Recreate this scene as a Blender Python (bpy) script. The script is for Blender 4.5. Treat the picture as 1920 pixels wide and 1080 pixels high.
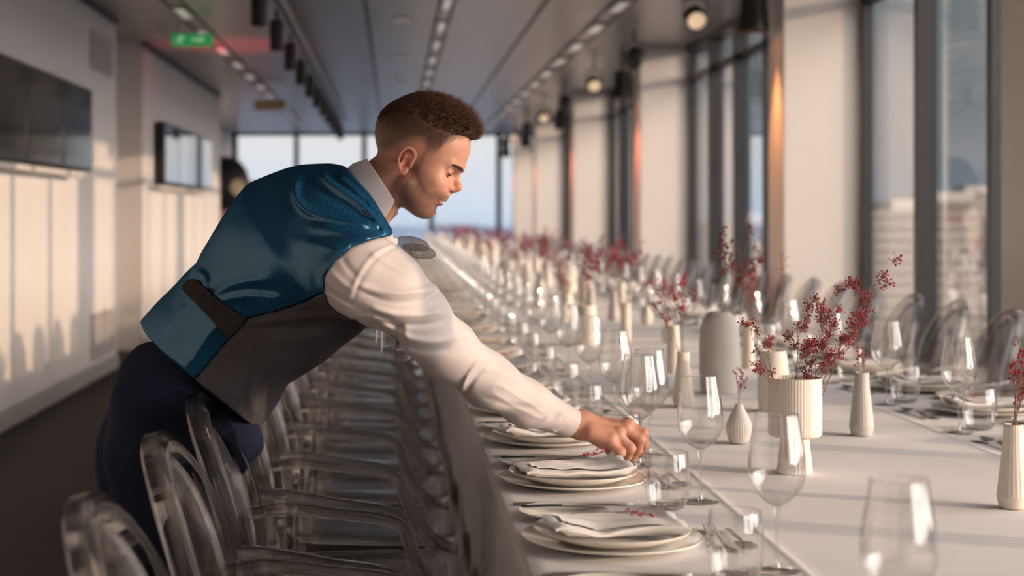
import bpy, math, random
import numpy as np
from mathutils import Vector, Matrix

for _o in list(bpy.data.objects):
    bpy.data.objects.remove(_o, do_unlink=True)
SC = bpy.context.scene
COL = SC.collection
random.seed(7)
RNG = np.random.default_rng(11)

# ------------------------------------------------------------------ camera, sky, sun, exposure
F_PX, VPX, VPY, EYE = 3000.0, 738.0, 402.0, 1.30     # focal length and vanishing point of the hall, in 1920x1080 pixels
cam_d = bpy.data.cameras.new('camera')
cam_d.sensor_fit = 'HORIZONTAL'
cam_d.sensor_width = 36.0
cam_d.lens = 36.0 * F_PX / 1920.0
cam_d.shift_x = (960.0 - VPX) / 1920.0
cam_d.shift_y = -(540.0 - VPY) / 1920.0
cam_d.clip_start = 0.05
cam_d.clip_end = 9000.0
cam_d.dof.use_dof = True
cam_d.dof.focus_distance = 3.22
cam_d.dof.aperture_fstop = 3.1
cam = bpy.data.objects.new('camera', cam_d)
COL.objects.link(cam)
cam.location = (0, 0, EYE)
cam.rotation_euler = (math.radians(90), 0, 0)
SC.camera = cam

world = bpy.data.worlds.new('sky')
SC.world = world
world.use_nodes = True
wn = world.node_tree
wn.nodes.clear()
w_out = wn.nodes.new('ShaderNodeOutputWorld')
w_bg = wn.nodes.new('ShaderNodeBackground')
w_tc = wn.nodes.new('ShaderNodeTexCoord')
w_sep = wn.nodes.new('ShaderNodeSeparateXYZ')
w_map = wn.nodes.new('ShaderNodeMapRange')
w_map.inputs['From Min'].default_value = -0.2
w_map.inputs['From Max'].default_value = 0.8
w_ramp = wn.nodes.new('ShaderNodeValToRGB')
wn.links.new(w_tc.outputs['Generated'], w_sep.inputs[0])
wn.links.new(w_sep.outputs['Z'], w_map.inputs['Value'])
wn.links.new(w_map.outputs[0], w_ramp.inputs[0])
# the sky brightens and warms towards the low sun
w_dot = wn.nodes.new('ShaderNodeVectorMath'); w_dot.operation = 'DOT_PRODUCT'
w_pow = wn.nodes.new('ShaderNodeMath'); w_pow.operation = 'POWER'; w_pow.inputs[1].default_value = 3.0
w_max = wn.nodes.new('ShaderNodeMath'); w_max.operation = 'MAXIMUM'; w_max.inputs[1].default_value = 0.0
w_glow = wn.nodes.new('ShaderNodeVectorMath'); w_glow.operation = 'SCALE'; w_glow.inputs[0].default_value = (14.5, 10.9, 9.4)
w_add = wn.nodes.new('ShaderNodeVectorMath'); w_add.operation = 'ADD'
w_dot.inputs[1].default_value = tuple(-Vector((-1.0, 0.42, -0.19)).normalized())
wn.links.new(w_tc.outputs['Generated'], w_dot.inputs[0])
wn.links.new(w_dot.outputs['Value'], w_max.inputs[0]); wn.links.new(w_max.outputs[0], w_pow.inputs[0])
wn.links.new(w_pow.outputs[0], w_glow.inputs['Scale'])
wn.links.new(w_ramp.outputs[0], w_add.inputs[0]); wn.links.new(w_glow.outputs[0], w_add.inputs[1])
wn.links.new(w_add.outputs[0], w_bg.inputs['Color'])
wn.links.new(w_bg.outputs[0], w_out.inputs['Surface'])
cr = w_ramp.color_ramp
cr.elements[0].position = 0.0; cr.elements[0].color = (0.24, 0.29, 0.37, 1)
cr.elements[1].position = 1.0; cr.elements[1].color = (0.34, 0.42, 0.50, 1)
for pos, c in ((0.180, (0.34, 0.41, 0.52)), (0.205, (0.47, 0.51, 0.60)), (0.24, (0.56, 0.545, 0.56)), (0.40, (0.52, 0.51, 0.52)), (0.65, (0.40, 0.46, 0.52))):
    e = cr.elements.new(pos); e.color = (*c, 1)
w_bg.inputs["Strength"].default_value = 0.97

SUN_S, SUN_T = 0.42, 0.175          # drift down the hall and fall per metre of travel
sun_dir = Vector((-1.0, SUN_S, -SUN_T * math.hypot(1, SUN_S))).normalized()
sun_d = bpy.data.lights.new('sun', 'SUN')
sun_d.energy = 3.9
sun_d.color = (1.0, 0.60, 0.37)
sun_d.angle = math.radians(0.6)
sun = bpy.data.objects.new('sun', sun_d)
COL.objects.link(sun)
sun.location = (30, -10, 12)
sun.rotation_euler = sun_dir.to_track_quat('-Z', 'Y').to_euler()

vs = SC.view_settings
vs.view_transform = 'Standard'
vs.look = 'None'
vs.exposure = 0.80
vs.gamma = 1.0
vs.use_curve_mapping = False
cy = SC.cycles
cy.max_bounces = 12
cy.diffuse_bounces = 4
cy.glossy_bounces = 5
cy.transmission_bounces = 10
cy.transparent_max_bounces = 48
cy.caustics_reflective = False
cy.caustics_refractive = False
cy.sample_clamp_indirect = 4.0
cy.use_denoising = True

# ------------------------------------------------------------------ helpers
def W(px, py, y):
    """the point of the hall at depth y that the photograph shows at (px, py)"""
    return Vector(((px - VPX) * y / F_PX, y, EYE - (py - VPY) * y / F_PX))

def link(o, parent=None):
    COL.objects.link(o)
    if parent is not None:
        o.parent = parent
    return o

def tag(o, label=None, cat=None, group=None, kind=None):
    if label: o['label'] = label
    if cat: o['category'] = cat
    if group: o['group'] = group
    if kind: o['kind'] = kind
    return o

def empty(name, loc, label, cat, group=None, rz=0.0):
    o = bpy.data.objects.new(name, None)
    o.empty_display_size = 0.05
    o.location = loc
    o.rotation_euler = (0, 0, rz)
    link(o)
    return tag(o, label, cat, group)

class MB:
    def __init__(self):
        self.v, self.f = [], []
    def add(self, vs_, fs_):
        n = len(self.v)
        self.v.extend([tuple(p) for p in vs_])
        self.f.extend([tuple(i + n for i in q) for q in fs_])
        return self
    def box(self, x0, y0, z0, x1, y1, z1):
        return self.add([(x0, y0, z0), (x1, y0, z0), (x1, y1, z0), (x0, y1, z0), (x0, y0, z1), (x1, y0, z1), (x1, y1, z1), (x0, y1, z1)],
                        [(0, 3, 2, 1), (4, 5, 6, 7), (0, 1, 5, 4), (1, 2, 6, 5), (2, 3, 7, 6), (3, 0, 4, 7)])
    def cbox(self, x0, y0, z0, x1, y1, z1, c=0.004):
        """box with chamfered edges"""
        mx, my, mz = (x0+x1)/2, (y0+y1)/2, (z0+z1)/2
        hx, hy, hz = abs(x1-x0)/2, abs(y1-y0)/2, abs(z1-z0)/2
        c = min(c, hx*.49, hy*.49, hz*.49)
        V, idx = [], {}
        for sx in (-1, 1):
            for sy in (-1, 1):
                for sz in (-1, 1):
                    idx[(sx, sy, sz, 0)] = len(V); V.append((mx+sx*hx, my+sy*(hy-c), mz+sz*(hz-c)))
                    idx[(sx, sy, sz, 1)] = len(V); V.append((mx+sx*(hx-c), my+sy*hy, mz+sz*(hz-c)))
                    idx[(sx, sy, sz, 2)] = len(V); V.append((mx+sx*(hx-c), my+sy*(hy-c), mz+sz*hz))
        Fs = []
        for s in (-1, 1):
            q = [idx[(s, a, b, 0)] for a, b in ((-1, -1), (1, -1), (1, 1), (-1, 1))]; Fs.append(q if s > 0 else q[::-1])
            q = [idx[(a, s, b, 1)] for a, b in ((-1, -1), (-1, 1), (1, 1), (1, -1))]; Fs.append(q if s > 0 else q[::-1])
            q = [idx[(a, b, s, 2)] for a, b in ((-1, -1), (1, -1), (1, 1), (-1, 1))]; Fs.append(q if s > 0 else q[::-1])
        for a in (-1, 1):
            for b in (-1, 1):
                q = [idx[(a, b, -1, 0)], idx[(a, b, 1, 0)], idx[(a, b, 1, 1)], idx[(a, b, -1, 1)]]; Fs.append(q if a*b < 0 else q[::-1])
                q = [idx[(a, -1, b, 0)], idx[(a, 1, b, 0)], idx[(a, 1, b, 2)], idx[(a, -1, b, 2)]]; Fs.append(q if a*b > 0 else q[::-1])
                q = [idx[(-1, a, b, 1)], idx[(1, a, b, 1)], idx[(1, a, b, 2)], idx[(-1, a, b, 2)]]; Fs.append(q if a*b < 0 else q[::-1])
        for sx in (-1, 1):
            for sy in (-1, 1):
                for sz in (-1, 1):
                    t = [idx[(sx, sy, sz, 0)], idx[(sx, sy, sz, 1)], idx[(sx, sy, sz, 2)]]
                    Fs.append(t if sx*sy*sz > 0 else t[::-1])
        return self.add(V, Fs)
    def sweep(self, pts, radii, n=6, prof=None, up=(0, 0, 1), cap=True, closed=False):
        """tube along pts; radii one number or list; prof = list of 2D points instead of a circle"""
        pts = [Vector(p) for p in pts]
        m = len(pts)
        if not hasattr(radii, '__len__'): radii = [radii] * m
        if prof is None: prof = [(math.cos(2*math.pi*k/n), math.sin(2*math.pi*k/n)) for k in range(n)]
        n = len(prof); up = Vector(up); V = []; prev = None
        for i, p in enumerate(pts):
            if closed: t = pts[(i+1) % m] - pts[i-1]
            else: t = pts[min(i+1, m-1)] - pts[max(i-1, 0)]
            t.normalize()
            s = t.cross(up)
            if s.length < 1e-4: s = prev or t.cross(Vector((1, 0.2, 0)))
            s.normalize(); prev = s
            u = s.cross(t)
            for a, b in prof: V.append(p + (s*a + u*b) * radii[i])
        Fs = []
        for i in range(m if closed else m-1):
            j = (i+1) % m
            for k in range(n):
                l = (k+1) % n
                Fs.append((i*n+k, j*n+k, j*n+l, i*n+l))
        if cap and not closed:
            Fs.append(tuple(range(n))); Fs.append(tuple(range((m-1)*n, m*n))[::-1])
        return self.add(V, Fs)
    def lathe(self, prof, n=32, ribs=0, amp=0.0, rib_rng=None, loc=(0, 0, 0), cap_bottom=True, cap_top=False):
        V, Fs = [], []
        for r, z in prof:
            a_ = amp if (rib_rng is None or rib_rng[0] <= z <= rib_rng[1]) else 0.0
            for k in range(n):
                t = 2*math.pi*k/n
                rr = r * (1 + (a_ * math.cos(ribs*t) if ribs else 0))
                V.append((loc[0]+rr*math.cos(t), loc[1]+rr*math.sin(t), loc[2]+z))
        for i in range(len(prof)-1):
            for k in range(n):
                l = (k+1) % n
                Fs.append((i*n+k, i*n+l, (i+1)*n+l, (i+1)*n+k))
        if cap_bottom: Fs.append(tuple(range(n))[::-1])
        if cap_top: Fs.append(tuple(range((len(prof)-1)*n, len(prof)*n)))
        return self.add(V, Fs)
    def grid(self, fn, nu, nv):
        V = [fn(i/nu, j/nv) for i in range(nu+1) for j in range(nv+1)]
        Fs = [(i*(nv+1)+j, (i+1)*(nv+1)+j, (i+1)*(nv+1)+j+1, i*(nv+1)+j+1) for i in range(nu) for j in range(nv)]
        return self.add(V, Fs)
    def sphere(self, c, r, n=10, m=7, sc=(1, 1, 1)):
        V = [(c[0], c[1], c[2]-r*sc[2])]
        for i in range(1, m):
            a = -math.pi/2 + math.pi*i/m
            for k in range(n):
                t = 2*math.pi*k/n
                V.append((c[0]+r*sc[0]*math.cos(a)*math.cos(t), c[1]+r*sc[1]*math.cos(a)*math.sin(t), c[2]+r*sc[2]*math.sin(a)))
        V.append((c[0], c[1], c[2]+r*sc[2]))
        Fs = [(0, 1+(k+1) % n, 1+k) for k in range(n)]
        for i in range(m-2):
            for k in range(n):
                a, b = 1+i*n+k, 1+i*n+(k+1) % n
                Fs.append((a, b, b+n, a+n))
        L = len(V)-1
        Fs += [(L, L-n+k, L-n+(k+1) % n) for k in range(n)]
        return self.add(V, Fs)
    def mesh(self, name, smooth=True, angle=None):
        me = bpy.data.meshes.new(name)
        me.from_pydata(self.v, [], self.f)
        if smooth: me.polygons.foreach_set('use_smooth', [True]*len(me.polygons))
        if smooth and angle is not None: me.set_sharp_from_angle(angle=math.radians(angle))
        me.update()
        return me
    def build(self, name, mat, parent=None, smooth=True, angle=40, loc=None):
        me = self.mesh(name, smooth, angle)
        if mat: me.materials.append(mat)
        o = bpy.data.objects.new(name, me)
        if loc: o.location = loc
        return link(o, parent)

def inst(name, me, parent=None, loc=(0, 0, 0), rot=(0, 0, 0), scale=None):
    o = bpy.data.objects.new(name, me)
    o.location = loc; o.rotation_euler = rot
    if scale: o.scale = scale
    return link(o, parent)

def catmull(pts, n):
    P = [Vector(p) for p in pts]
    P = [P[0]*2-P[1]] + P + [P[-1]*2-P[-2]]
    out = []
    for i in range(1, len(P)-2):
        for k in range(n):
            t = k/n
            a, b, c, d = P[i-1], P[i], P[i+1], P[i+2]
            out.append(0.5*((2*b)+(c-a)*t+(2*a-5*b+4*c-d)*t*t+(3*b-a-3*c+d)*t**3))
    out.append(P[-2].copy())
    return out

# ------------------------------------------------------------------ materials
def nodes(name):
    m = bpy.data.materials.new(name)
    m.use_nodes = True
    nt = m.node_tree
    nt.nodes.clear()
    out = nt.nodes.new('ShaderNodeOutputMaterial')
    return m, nt, out

def N(nt, kind, **kw):
    n = nt.nodes.new(kind)
    for k, v in kw.items():
        if k in n.inputs.keys(): n.inputs[k].default_value = v
        else: setattr(n, k, v)
    return n

def pbr(name, col, rough=0.5, metal=0.0, spec=0.5, noise=None, bump=None, emit=None, sheen=0.0, trans=0.0, sss=0.0, coat=0.0):
    """noise=(scale, amount) varies the colour, bump=(scale, strength, distance) roughens the surface"""
    m, nt, out = nodes(name)
    b = N(nt, 'ShaderNodeBsdfPrincipled')
    b.inputs['Base Color'].default_value = (*col, 1)
    b.inputs['Roughness'].default_value = rough
    b.inputs['Metallic'].default_value = metal
    b.inputs['Specular IOR Level'].default_value = spec
    b.inputs['Sheen Weight'].default_value = sheen
    b.inputs['Coat Weight'].default_value = coat
    if sss:
        b.inputs['Subsurface Weight'].default_value = sss
        b.inputs['Subsurface Radius'].default_value = (0.012, 0.004, 0.002)
        b.inputs['Subsurface Scale'].default_value = 1.0
    if emit:
        b.inputs['Emission Color'].default_value = (*emit[0], 1)
        b.inputs['Emission Strength'].default_value = emit[1]
    tc = N(nt, 'ShaderNodeTexCoord')
    if noise:
        t = N(nt, 'ShaderNodeTexNoise', Scale=noise[0], Detail=4.0)
        nt.links.new(tc.outputs['Object'], t.inputs['Vector'])
        mr = N(nt, 'ShaderNodeMapRange')
        mr.inputs['From Min'].default_value = 0.3; mr.inputs['From Max'].default_value = 0.7
        mr.inputs['To Min'].default_value = 1-noise[1]; mr.inputs['To Max'].default_value = 1+noise[1]
        nt.links.new(t.outputs['Fac'], mr.inputs['Value'])
        mx = N(nt, 'ShaderNodeVectorMath', operation='SCALE')
        mx.inputs[0].default_value = col
        nt.links.new(mr.outputs[0], mx.inputs['Scale'])
        nt.links.new(mx.outputs[0], b.inputs['Base Color'])
    if bump:
        t = N(nt, 'ShaderNodeTexNoise', Scale=bump[0], Detail=3.0)
        nt.links.new(tc.outputs['Object'], t.inputs['Vector'])
        bp = N(nt, 'ShaderNodeBump', Strength=bump[1], Distance=bump[2])
        nt.links.new(t.outputs['Fac'], bp.inputs['Height'])
        nt.links.new(bp.outputs[0], b.inputs['Normal'])
    nt.links.new(b.outputs[0], out.inputs['Surface'])
    return m

def clear(name, tint=(0.97, 0.97, 0.97), rough=0.01, f0=0.04, gain=0.9, power=4.0, gloss=(1, 1, 1), edge=1.0):
    """thin clear sheet: see-through, mirror-like towards grazing angles"""
    m, nt, out = nodes(name)
    lw = N(nt, 'ShaderNodeLayerWeight', Blend=0.5)
    pw = N(nt, 'ShaderNodeMath', operation='POWER'); pw.inputs[1].default_value = power
    nt.links.new(lw.outputs['Facing'], pw.inputs[0])
    ma = N(nt, 'ShaderNodeMath', operation='MULTIPLY_ADD', use_clamp=True); ma.inputs[1].default_value = gain; ma.inputs[2].default_value = f0
    nt.links.new(pw.outputs[0], ma.inputs[0])
    tr = N(nt, 'ShaderNodeBsdfTransparent', Color=(*tint, 1))
    gl = N(nt, 'ShaderNodeBsdfGlossy', Color=(*gloss, 1), Roughness=rough)
    if edge < 1.0:      # the sheet is seen through more material where it turns edge-on
        pe = N(nt, 'ShaderNodeMath', operation='POWER'); pe.inputs[1].default_value = 3.0
        nt.links.new(lw.outputs['Facing'], pe.inputs[0])
        ec = N(nt, 'ShaderNodeMix', data_type='RGBA'); ec.inputs[6].default_value = (*tint, 1); ec.inputs[7].default_value = (*[q*edge for q in tint], 1)
        nt.links.new(pe.outputs[0], ec.inputs[0]); nt.links.new(ec.outputs[2], tr.inputs['Color'])
    mx = N(nt, 'ShaderNodeMixShader')
    nt.links.new(ma.outputs[0], mx.inputs[0]); nt.links.new(tr.outputs[0], mx.inputs[1]); nt.links.new(gl.outputs[0], mx.inputs[2])
    nt.links.new(mx.outputs[0], out.inputs['Surface'])
    return m

M = {}
M['wall'] = pbr('white_wall', (0.74, 0.71, 0.69), 0.6, noise=(3, 0.02), bump=(60, 0.05, 0.002))
M['recess'] = pbr('recess_wall', (0.70, 0.66, 0.62), 0.6, noise=(3, 0.02))
M['base'] = pbr('baseboard_grey', (0.42, 0.40, 0.385), 0.5, noise=(8, 0.03))
M['column'] = pbr('column_plaster', (0.61, 0.575, 0.545), 0.55, noise=(2, 0.015), bump=(50, 0.04, 0.002))
M['black'] = pbr('black_metal', (0.012, 0.012, 0.013), 0.45, noise=(20, 0.1))
M['dark'] = pbr('dark_frame', (0.035, 0.037, 0.04), 0.4, metal=0.3, noise=(10, 0.08))
M['alu'] = pbr('brushed_aluminium', (0.55, 0.53, 0.50), 0.3, metal=0.9, noise=(12, 0.05))
M['steel'] = pbr('polished_steel', (0.60, 0.58, 0.56), 0.30, metal=1.0, noise=(30, 0.04))
M['screen'] = pbr('dark_screen', (0.012, 0.013, 0.011), 0.09, spec=0.22, noise=(2, 0.1))
M['screen_lit'] = pbr('glossy_screen', (0.02, 0.022, 0.026), 0.03, spec=1.0, coat=0.6, noise=(2, 0.1))
M['vent'] = pbr('vent_metal', (0.44, 0.41, 0.38), 0.5, noise=(10, 0.04))
M['porcelain'] = pbr('white_porcelain', (0.82, 0.79, 0.73), 0.18, spec=0.5, noise=(6, 0.015), coat=0.3)
M['rim'] = pbr('porcelain_rim', (0.60, 0.56, 0.50), 0.25, spec=0.5, noise=(6, 0.02))
M['napkin'] = pbr('napkin_linen', (0.87, 0.85, 0.84), 0.85, noise=(40, 0.02), bump=(900, 0.25, 0.0006), sheen=0.2)
M['stem'] = pbr('dried_stem', (0.22, 0.13, 0.09), 0.7, noise=(60, 0.2))
M['bud'] = pbr('red_bud', (0.40, 0.030, 0.06), 0.7, noise=(140, 0.5))
M['bud_dark'] = pbr('dark_red_bud', (0.25, 0.022, 0.035), 0.7, noise=(140, 0.5))
M['ceramic'] = pbr('cream_ceramic', (0.80, 0.73, 0.64), 0.6, noise=(20, 0.03), bump=(300, 0.08, 0.0006))
M['ceramic_grey'] = pbr('grey_ceramic', (0.56, 0.53, 0.50), 0.6, noise=(20, 0.03), bump=(300, 0.08, 0.0006))
M['glass'] = clear('clear_glass', (0.965, 0.965, 0.96), 0.035, 0.11, 0.83, 2.8, edge=0.40)
M['glass_solid'] = clear('solid_glass', (0.93, 0.93, 0.925), 0.05, 0.09, 0.85, 2.2, edge=0.42)
M['pane'] = clear('window_glass', (0.93, 0.95, 0.95), 0.0, 0.04, 0.94, 4.2)
M['pane_side'] = clear('coated_window_glass', (0.62, 0.665, 0.68), 0.0, 0.05, 0.93, 2.5)
M['ghost'] = clear('smoky_clear_plastic', (0.88, 0.87, 0.86), 0.03, 0.045, 0.85, 3.0, edge=0.45)
def plastic(name, tint, ior=1.45, solid=0.58):
    """clear polycarbonate: refracting body that still lets part of the light straight through"""
    m, nt, out = nodes(name)
    g = N(nt, 'ShaderNodeBsdfGlass', Color=(*tint, 1), Roughness=0.0, IOR=ior)
    t = N(nt, 'ShaderNodeBsdfTransparent', Color=(*tint, 1))
    mx = N(nt, 'ShaderNodeMixShader'); mx.inputs[0].default_value = solid
    nt.links.new(t.outputs[0], mx.inputs[1]); nt.links.new(g.outputs[0], mx.inputs[2])
    nt.links.new(mx.outputs[0], out.inputs['Surface'])
    return m
M['ghost_solid'] = plastic('clear_polycarbonate', (0.93, 0.92, 0.91))
M['foot_glass'] = clear('foot_glass', (0.96, 0.96, 0.955), 0.03, 0.12, 0.8, 2.6, edge=0.7)
M['white'] = pbr('white_plastic', (0.75, 0.74, 0.72), 0.4, noise=(10, 0.02))
M['green'] = pbr('exit_green', (0.01, 0.22, 0.06), 0.4, emit=((0.02, 0.42, 0.10), 0.25))
M['pict'] = pbr('sign_white', (0.7, 0.75, 0.7), 0.4, emit=((0.6, 0.8, 0.6), 0.25))
M['amber_sign'] = pbr('amber_sign', (0.45, 0.32, 0.16), 0.4, noise=(30, 0.3))
M['lamp'] = pbr('lamp_diffuser', (0.75, 0.72, 0.68), 0.3, emit=((1, 0.9, 0.8), 0.12))
M['red'] = pbr('banner_red', (0.50, 0.008, 0.035), 0.5, noise=(10, 0.03))
M['banner_white'] = pbr('banner_white', (0.80, 0.80, 0.82), 0.5, noise=(10, 0.02))
M['orange_lens'] = pbr('orange_lens', (0.3, 0.08, 0.02), 0.3, emit=((1.0, 0.28, 0.08), 3.0))
M['warm_lens'] = pbr('warm_lens', (0.5, 0.4, 0.3), 0.2, emit=((1.0, 0.7, 0.45), 0.35))
M['gold'] = pbr('pale_badge', (0.55, 0.42, 0.22), 0.5, noise=(20, 0.1))
M['pink'] = pbr('pink_felt', (0.5, 0.24, 0.22), 0.7, noise=(20, 0.08))

# floor: dark ribbed carpet planks
def floor_mat():
    m, nt, out = nodes('dark_carpet')
    b = N(nt, 'ShaderNodeBsdfPrincipled', Roughness=0.75)
    b.inputs['Specular IOR Level'].default_value = 0.25
    tc = N(nt, 'ShaderNodeTexCoord')
    mp = N(nt, 'ShaderNodeMapping'); mp.inputs['Scale'].default_value = (0.6, 14, 1)
    n1 = N(nt, 'ShaderNodeTexNoise', Scale=2.0, Detail=5.0)
    r = N(nt, 'ShaderNodeValToRGB')
    r.color_ramp.elements[0].position = 0.3; r.color_ramp.elements[0].color = (0.010, 0.0085, 0.008, 1)
    r.color_ramp.elements[1].position = 0.72; r.color_ramp.elements[1].color = (0.030, 0.025, 0.022, 1)
    nt.links.new(tc.outputs['Object'], mp.inputs[0]); nt.links.new(mp.outputs[0], n1.inputs['Vector'])
    nt.links.new(n1.outputs['Fac'], r.inputs[0]); nt.links.new(r.outputs[0], b.inputs['Base Color'])
    bp = N(nt, 'ShaderNodeBump', Strength=0.3, Distance=0.003)
    nt.links.new(n1.outputs['Fac'], bp.inputs['Height']); nt.links.new(bp.outputs[0], b.inputs['Normal'])
    nt.links.new(b.outputs[0], out.inputs['Surface'])
    return m
M['floor'] = floor_mat()

# ceiling: satin metal panels with fine joints across the hall
def ceiling_mat():
    m, nt, out = nodes('ceiling_panels')
    b = N(nt, 'ShaderNodeBsdfPrincipled', Roughness=0.32, Metallic=0.35)
    tc = N(nt, 'ShaderNodeTexCoord')
    sp = N(nt, 'ShaderNodeSeparateXYZ')
    nt.links.new(tc.outputs['Object'], sp.inputs[0])
    def joint(axis, period, width):
        d = N(nt, 'ShaderNodeMath', operation='DIVIDE'); d.inputs[1].default_value = period
        nt.links.new(sp.outputs[axis], d.inputs[0])
        fr = N(nt, 'ShaderNodeMath', operation='FRACT'); nt.links.new(d.outputs[0], fr.inputs[0])
        lt = N(nt, 'ShaderNodeMath', operation='LESS_THAN'); lt.inputs[1].default_value = width/period
        nt.links.new(fr.outputs[0], lt.inputs[0])
        return lt
    j = joint('Y', 0.72, 0.02)
    mx = N(nt, 'ShaderNodeMix', data_type='RGBA')
    mx.inputs[6].default_value = (0.33, 0.315, 0.30, 1); mx.inputs[7].default_value = (0.16, 0.15, 0.145, 1)
    nt.links.new(j.outputs[0], mx.inputs[0]); nt.links.new(mx.outputs[2], b.inputs['Base Color'])
    nt.links.new(b.outputs[0], out.inputs['Surface'])
    return m
M['ceiling'] = ceiling_mat()

# tablecloth: off-white damask with a fine diagonal weave
def cloth_mat():
    m, nt, out = nodes('white_damask')
    b = N(nt, 'ShaderNodeBsdfPrincipled', Roughness=0.7)
    b.inputs['Specular IOR Level'].default_value = 0.3
    b.inputs['Sheen Weight'].default_value = 0.15
    tc = N(nt, 'ShaderNodeTexCoord')
    mp = N(nt, 'ShaderNodeMapping'); mp.inputs['Rotation'].default_value = (0, 0, math.radians(40)); mp.inputs['Scale'].default_value = (270, 270, 270)
    nt.links.new(tc.outputs['Object'], mp.inputs[0])
    vo = N(nt, 'ShaderNodeTexVoronoi', Scale=1.0, Randomness=0.15)
    nt.links.new(mp.outputs[0], vo.inputs['Vector'])
    no = N(nt, 'ShaderNodeTexNoise', Scale=5.0, Detail=3.0)
    nt.links.new(tc.outputs['Object'], no.inputs['Vector'])
    mr = N(nt, 'ShaderNodeMapRange'); mr.inputs['From Max'].default_value = 0.8
    mr.inputs['To Min'].default_value = 1.03; mr.inputs['To Max'].default_value = 0.80
    nt.links.new(vo.outputs['Distance'], mr.inputs['Value'])
    mx = N(nt, 'ShaderNodeVectorMath', operation='SCALE'); mx.inputs[0].default_value = (0.89, 0.865, 0.865)
    nt.links.new(mr.outputs[0], mx.inputs['Scale']); nt.links.new(mx.outputs[0], b.inputs['Base Color'])
    ad = N(nt, 'ShaderNodeMath', operation='MULTIPLY_ADD'); ad.inputs[1].default_value = -0.5
    nt.links.new(vo.outputs['Distance'], ad.inputs[0]); nt.links.new(no.outputs['Fac'], ad.inputs[2])
    bp = N(nt, 'ShaderNodeBump', Strength=0.5, Distance=0.0015)
    nt.links.new(ad.outputs[0], bp.inputs['Height']); nt.links.new(bp.outputs[0], b.inputs['Normal'])
    nt.links.new(b.outputs[0], out.inputs['Surface'])
    return m
M['cloth'] = cloth_mat()

# ------------------------------------------------------------------ the hall
CEIL, XL, XG, XCOL = 2.95, -2.35, 2.92, 2.412
YB, YF = -5.0, 32.6
def slab(name, a, b, mat, c=0.0):
    m = MB()
    (m.cbox(*a, *b, c) if c else m.box(*a, *b))
    o = m.build(name, mat, smooth=False)
    return tag(o, kind='structure')

slab('floor', (-3.6, YB, -0.12), (XG+0.25, YF+0.2, 0.0), M['floor'])
slab('ceiling', (-3.6, YB, CEIL), (XG+0.25, YF+0.2, CEIL+0.15), M['ceiling'])
slab('wall_left', (-3.3, YB, 0), (XL, 13.55, CEIL), M['wall'])
slab('wall_left_far', (-3.3, 15.3, 0), (-2.40, 22.1, CEIL), M['wall'])
slab('wall_left_recess', (-3.5, 13.55, 0), (-3.28, 15.3, CEIL), M['recess'])
slab('wall_left_end', (-3.5, 22.1, 0), (-3.28, YF, CEIL), M['recess'])
slab('wall_back', (-3.5, YB-0.15, 0), (XG+0.2, YB, CEIL), M['wall'])
slab('baseboard_left', (XL-0.001, YB, 0), (XL+0.018, 13.57, 0.125), M['base'], 0.003)
slab('baseboard_left_far', (-2.401, 15.28, 0), (-2.382, 22.1, 0.125), M['base'], 0.003)
slab('trim_1', (XL-0.001, YB, CEIL-0.045), (XL+0.02, 13.57, CEIL-0.001), M['black'])
slab('trim_2', (-2.401, 15.28, CEIL-0.045), (-2.38, 22.1, CEIL-0.001), M['black'])

# columns along the windows
COLS = [9.9 + 5.76*k for k in range(-2, 5)]
COLS[-1] = 32.05
for y in COLS:
    slab('column', (XCOL, y, 0), (XG-0.002, y+0.40, CEIL), M['column'], 0.006)

# glazed wall between the columns: frame with mullions, a transom and a pane of glass per bay
def window_bay(idx, y0, y1, offs):
    fr = MB()
    x0, x1 = XG-0.06, XG+0.08
    fr.box(x0, y0, 0, x1, y1, 0.07)
    fr.box(x0, y0, CEIL-0.06, x1, y1, CEIL)
    fr.box(x0+0.03, y0, 2.60, x1-0.03, y1, 2.66)
    fr.box(XG-0.03, y1-0.045, 0.0, XG+0.03, y1-0.002, CEIL); fr.box(XG-0.03, y0+0.002, 0.0, XG+0.03, y0+0.04, CEIL)
    for y in offs: fr.box(x0-0.01, y-0.03, 0.07, x1-0.04, y+0.03, CEIL-0.06)
    o = tag(fr.build('window_%d' % idx, M['dark'], smooth=False), kind='structure')
    g = MB().box(XG+0.0, y0, 0.05, XG+0.012, y1, CEIL-0.05)
    g.build('pane', M['pane_side'], o, smooth=False)
edges = [YB] + [c for c in COLS] + [YF]
wi = 1
for a, b in zip(edges[:-1], edges[1:]):
    lo = a + (0.40 if a != YB else 0)
    offs = [b - 1.16 - 1.08*k for k in range(6) if b - 1.16 - 1.08*k > lo + 0.12]
    if b - lo < 0.4: continue
    window_bay(wi, lo, b, offs); wi += 1
# beige blind drawn across a narrow window strip beyond the picture's right side
slab('trim_3', (XG-0.16, 6.80, 0), (XG-0.11, 7.27, CEIL), M['recess'], 0.004)

# far glazed wall
fr = MB()
fr.box(-3.3, YF, 0, XG, YF+0.1, 0.08); fr.box(-3.3, YF, CEIL-0.05, XG, YF+0.1, CEIL)
for px in (441, 556, 683, 809, 935):
    x = (px-VPX)*YF/F_PX
    fr.box(x-0.05, YF-0.08, 0.08, x+0.05, YF+0.08, CEIL-0.05)
fw = tag(fr.build('window_%d' % wi, M['dark'], smooth=False), kind='structure')
MB().box(-3.3, YF+0.02, 0.05, XG, YF+0.03, CEIL-0.03).build('pane', M['pane'], fw, smooth=False)

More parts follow.
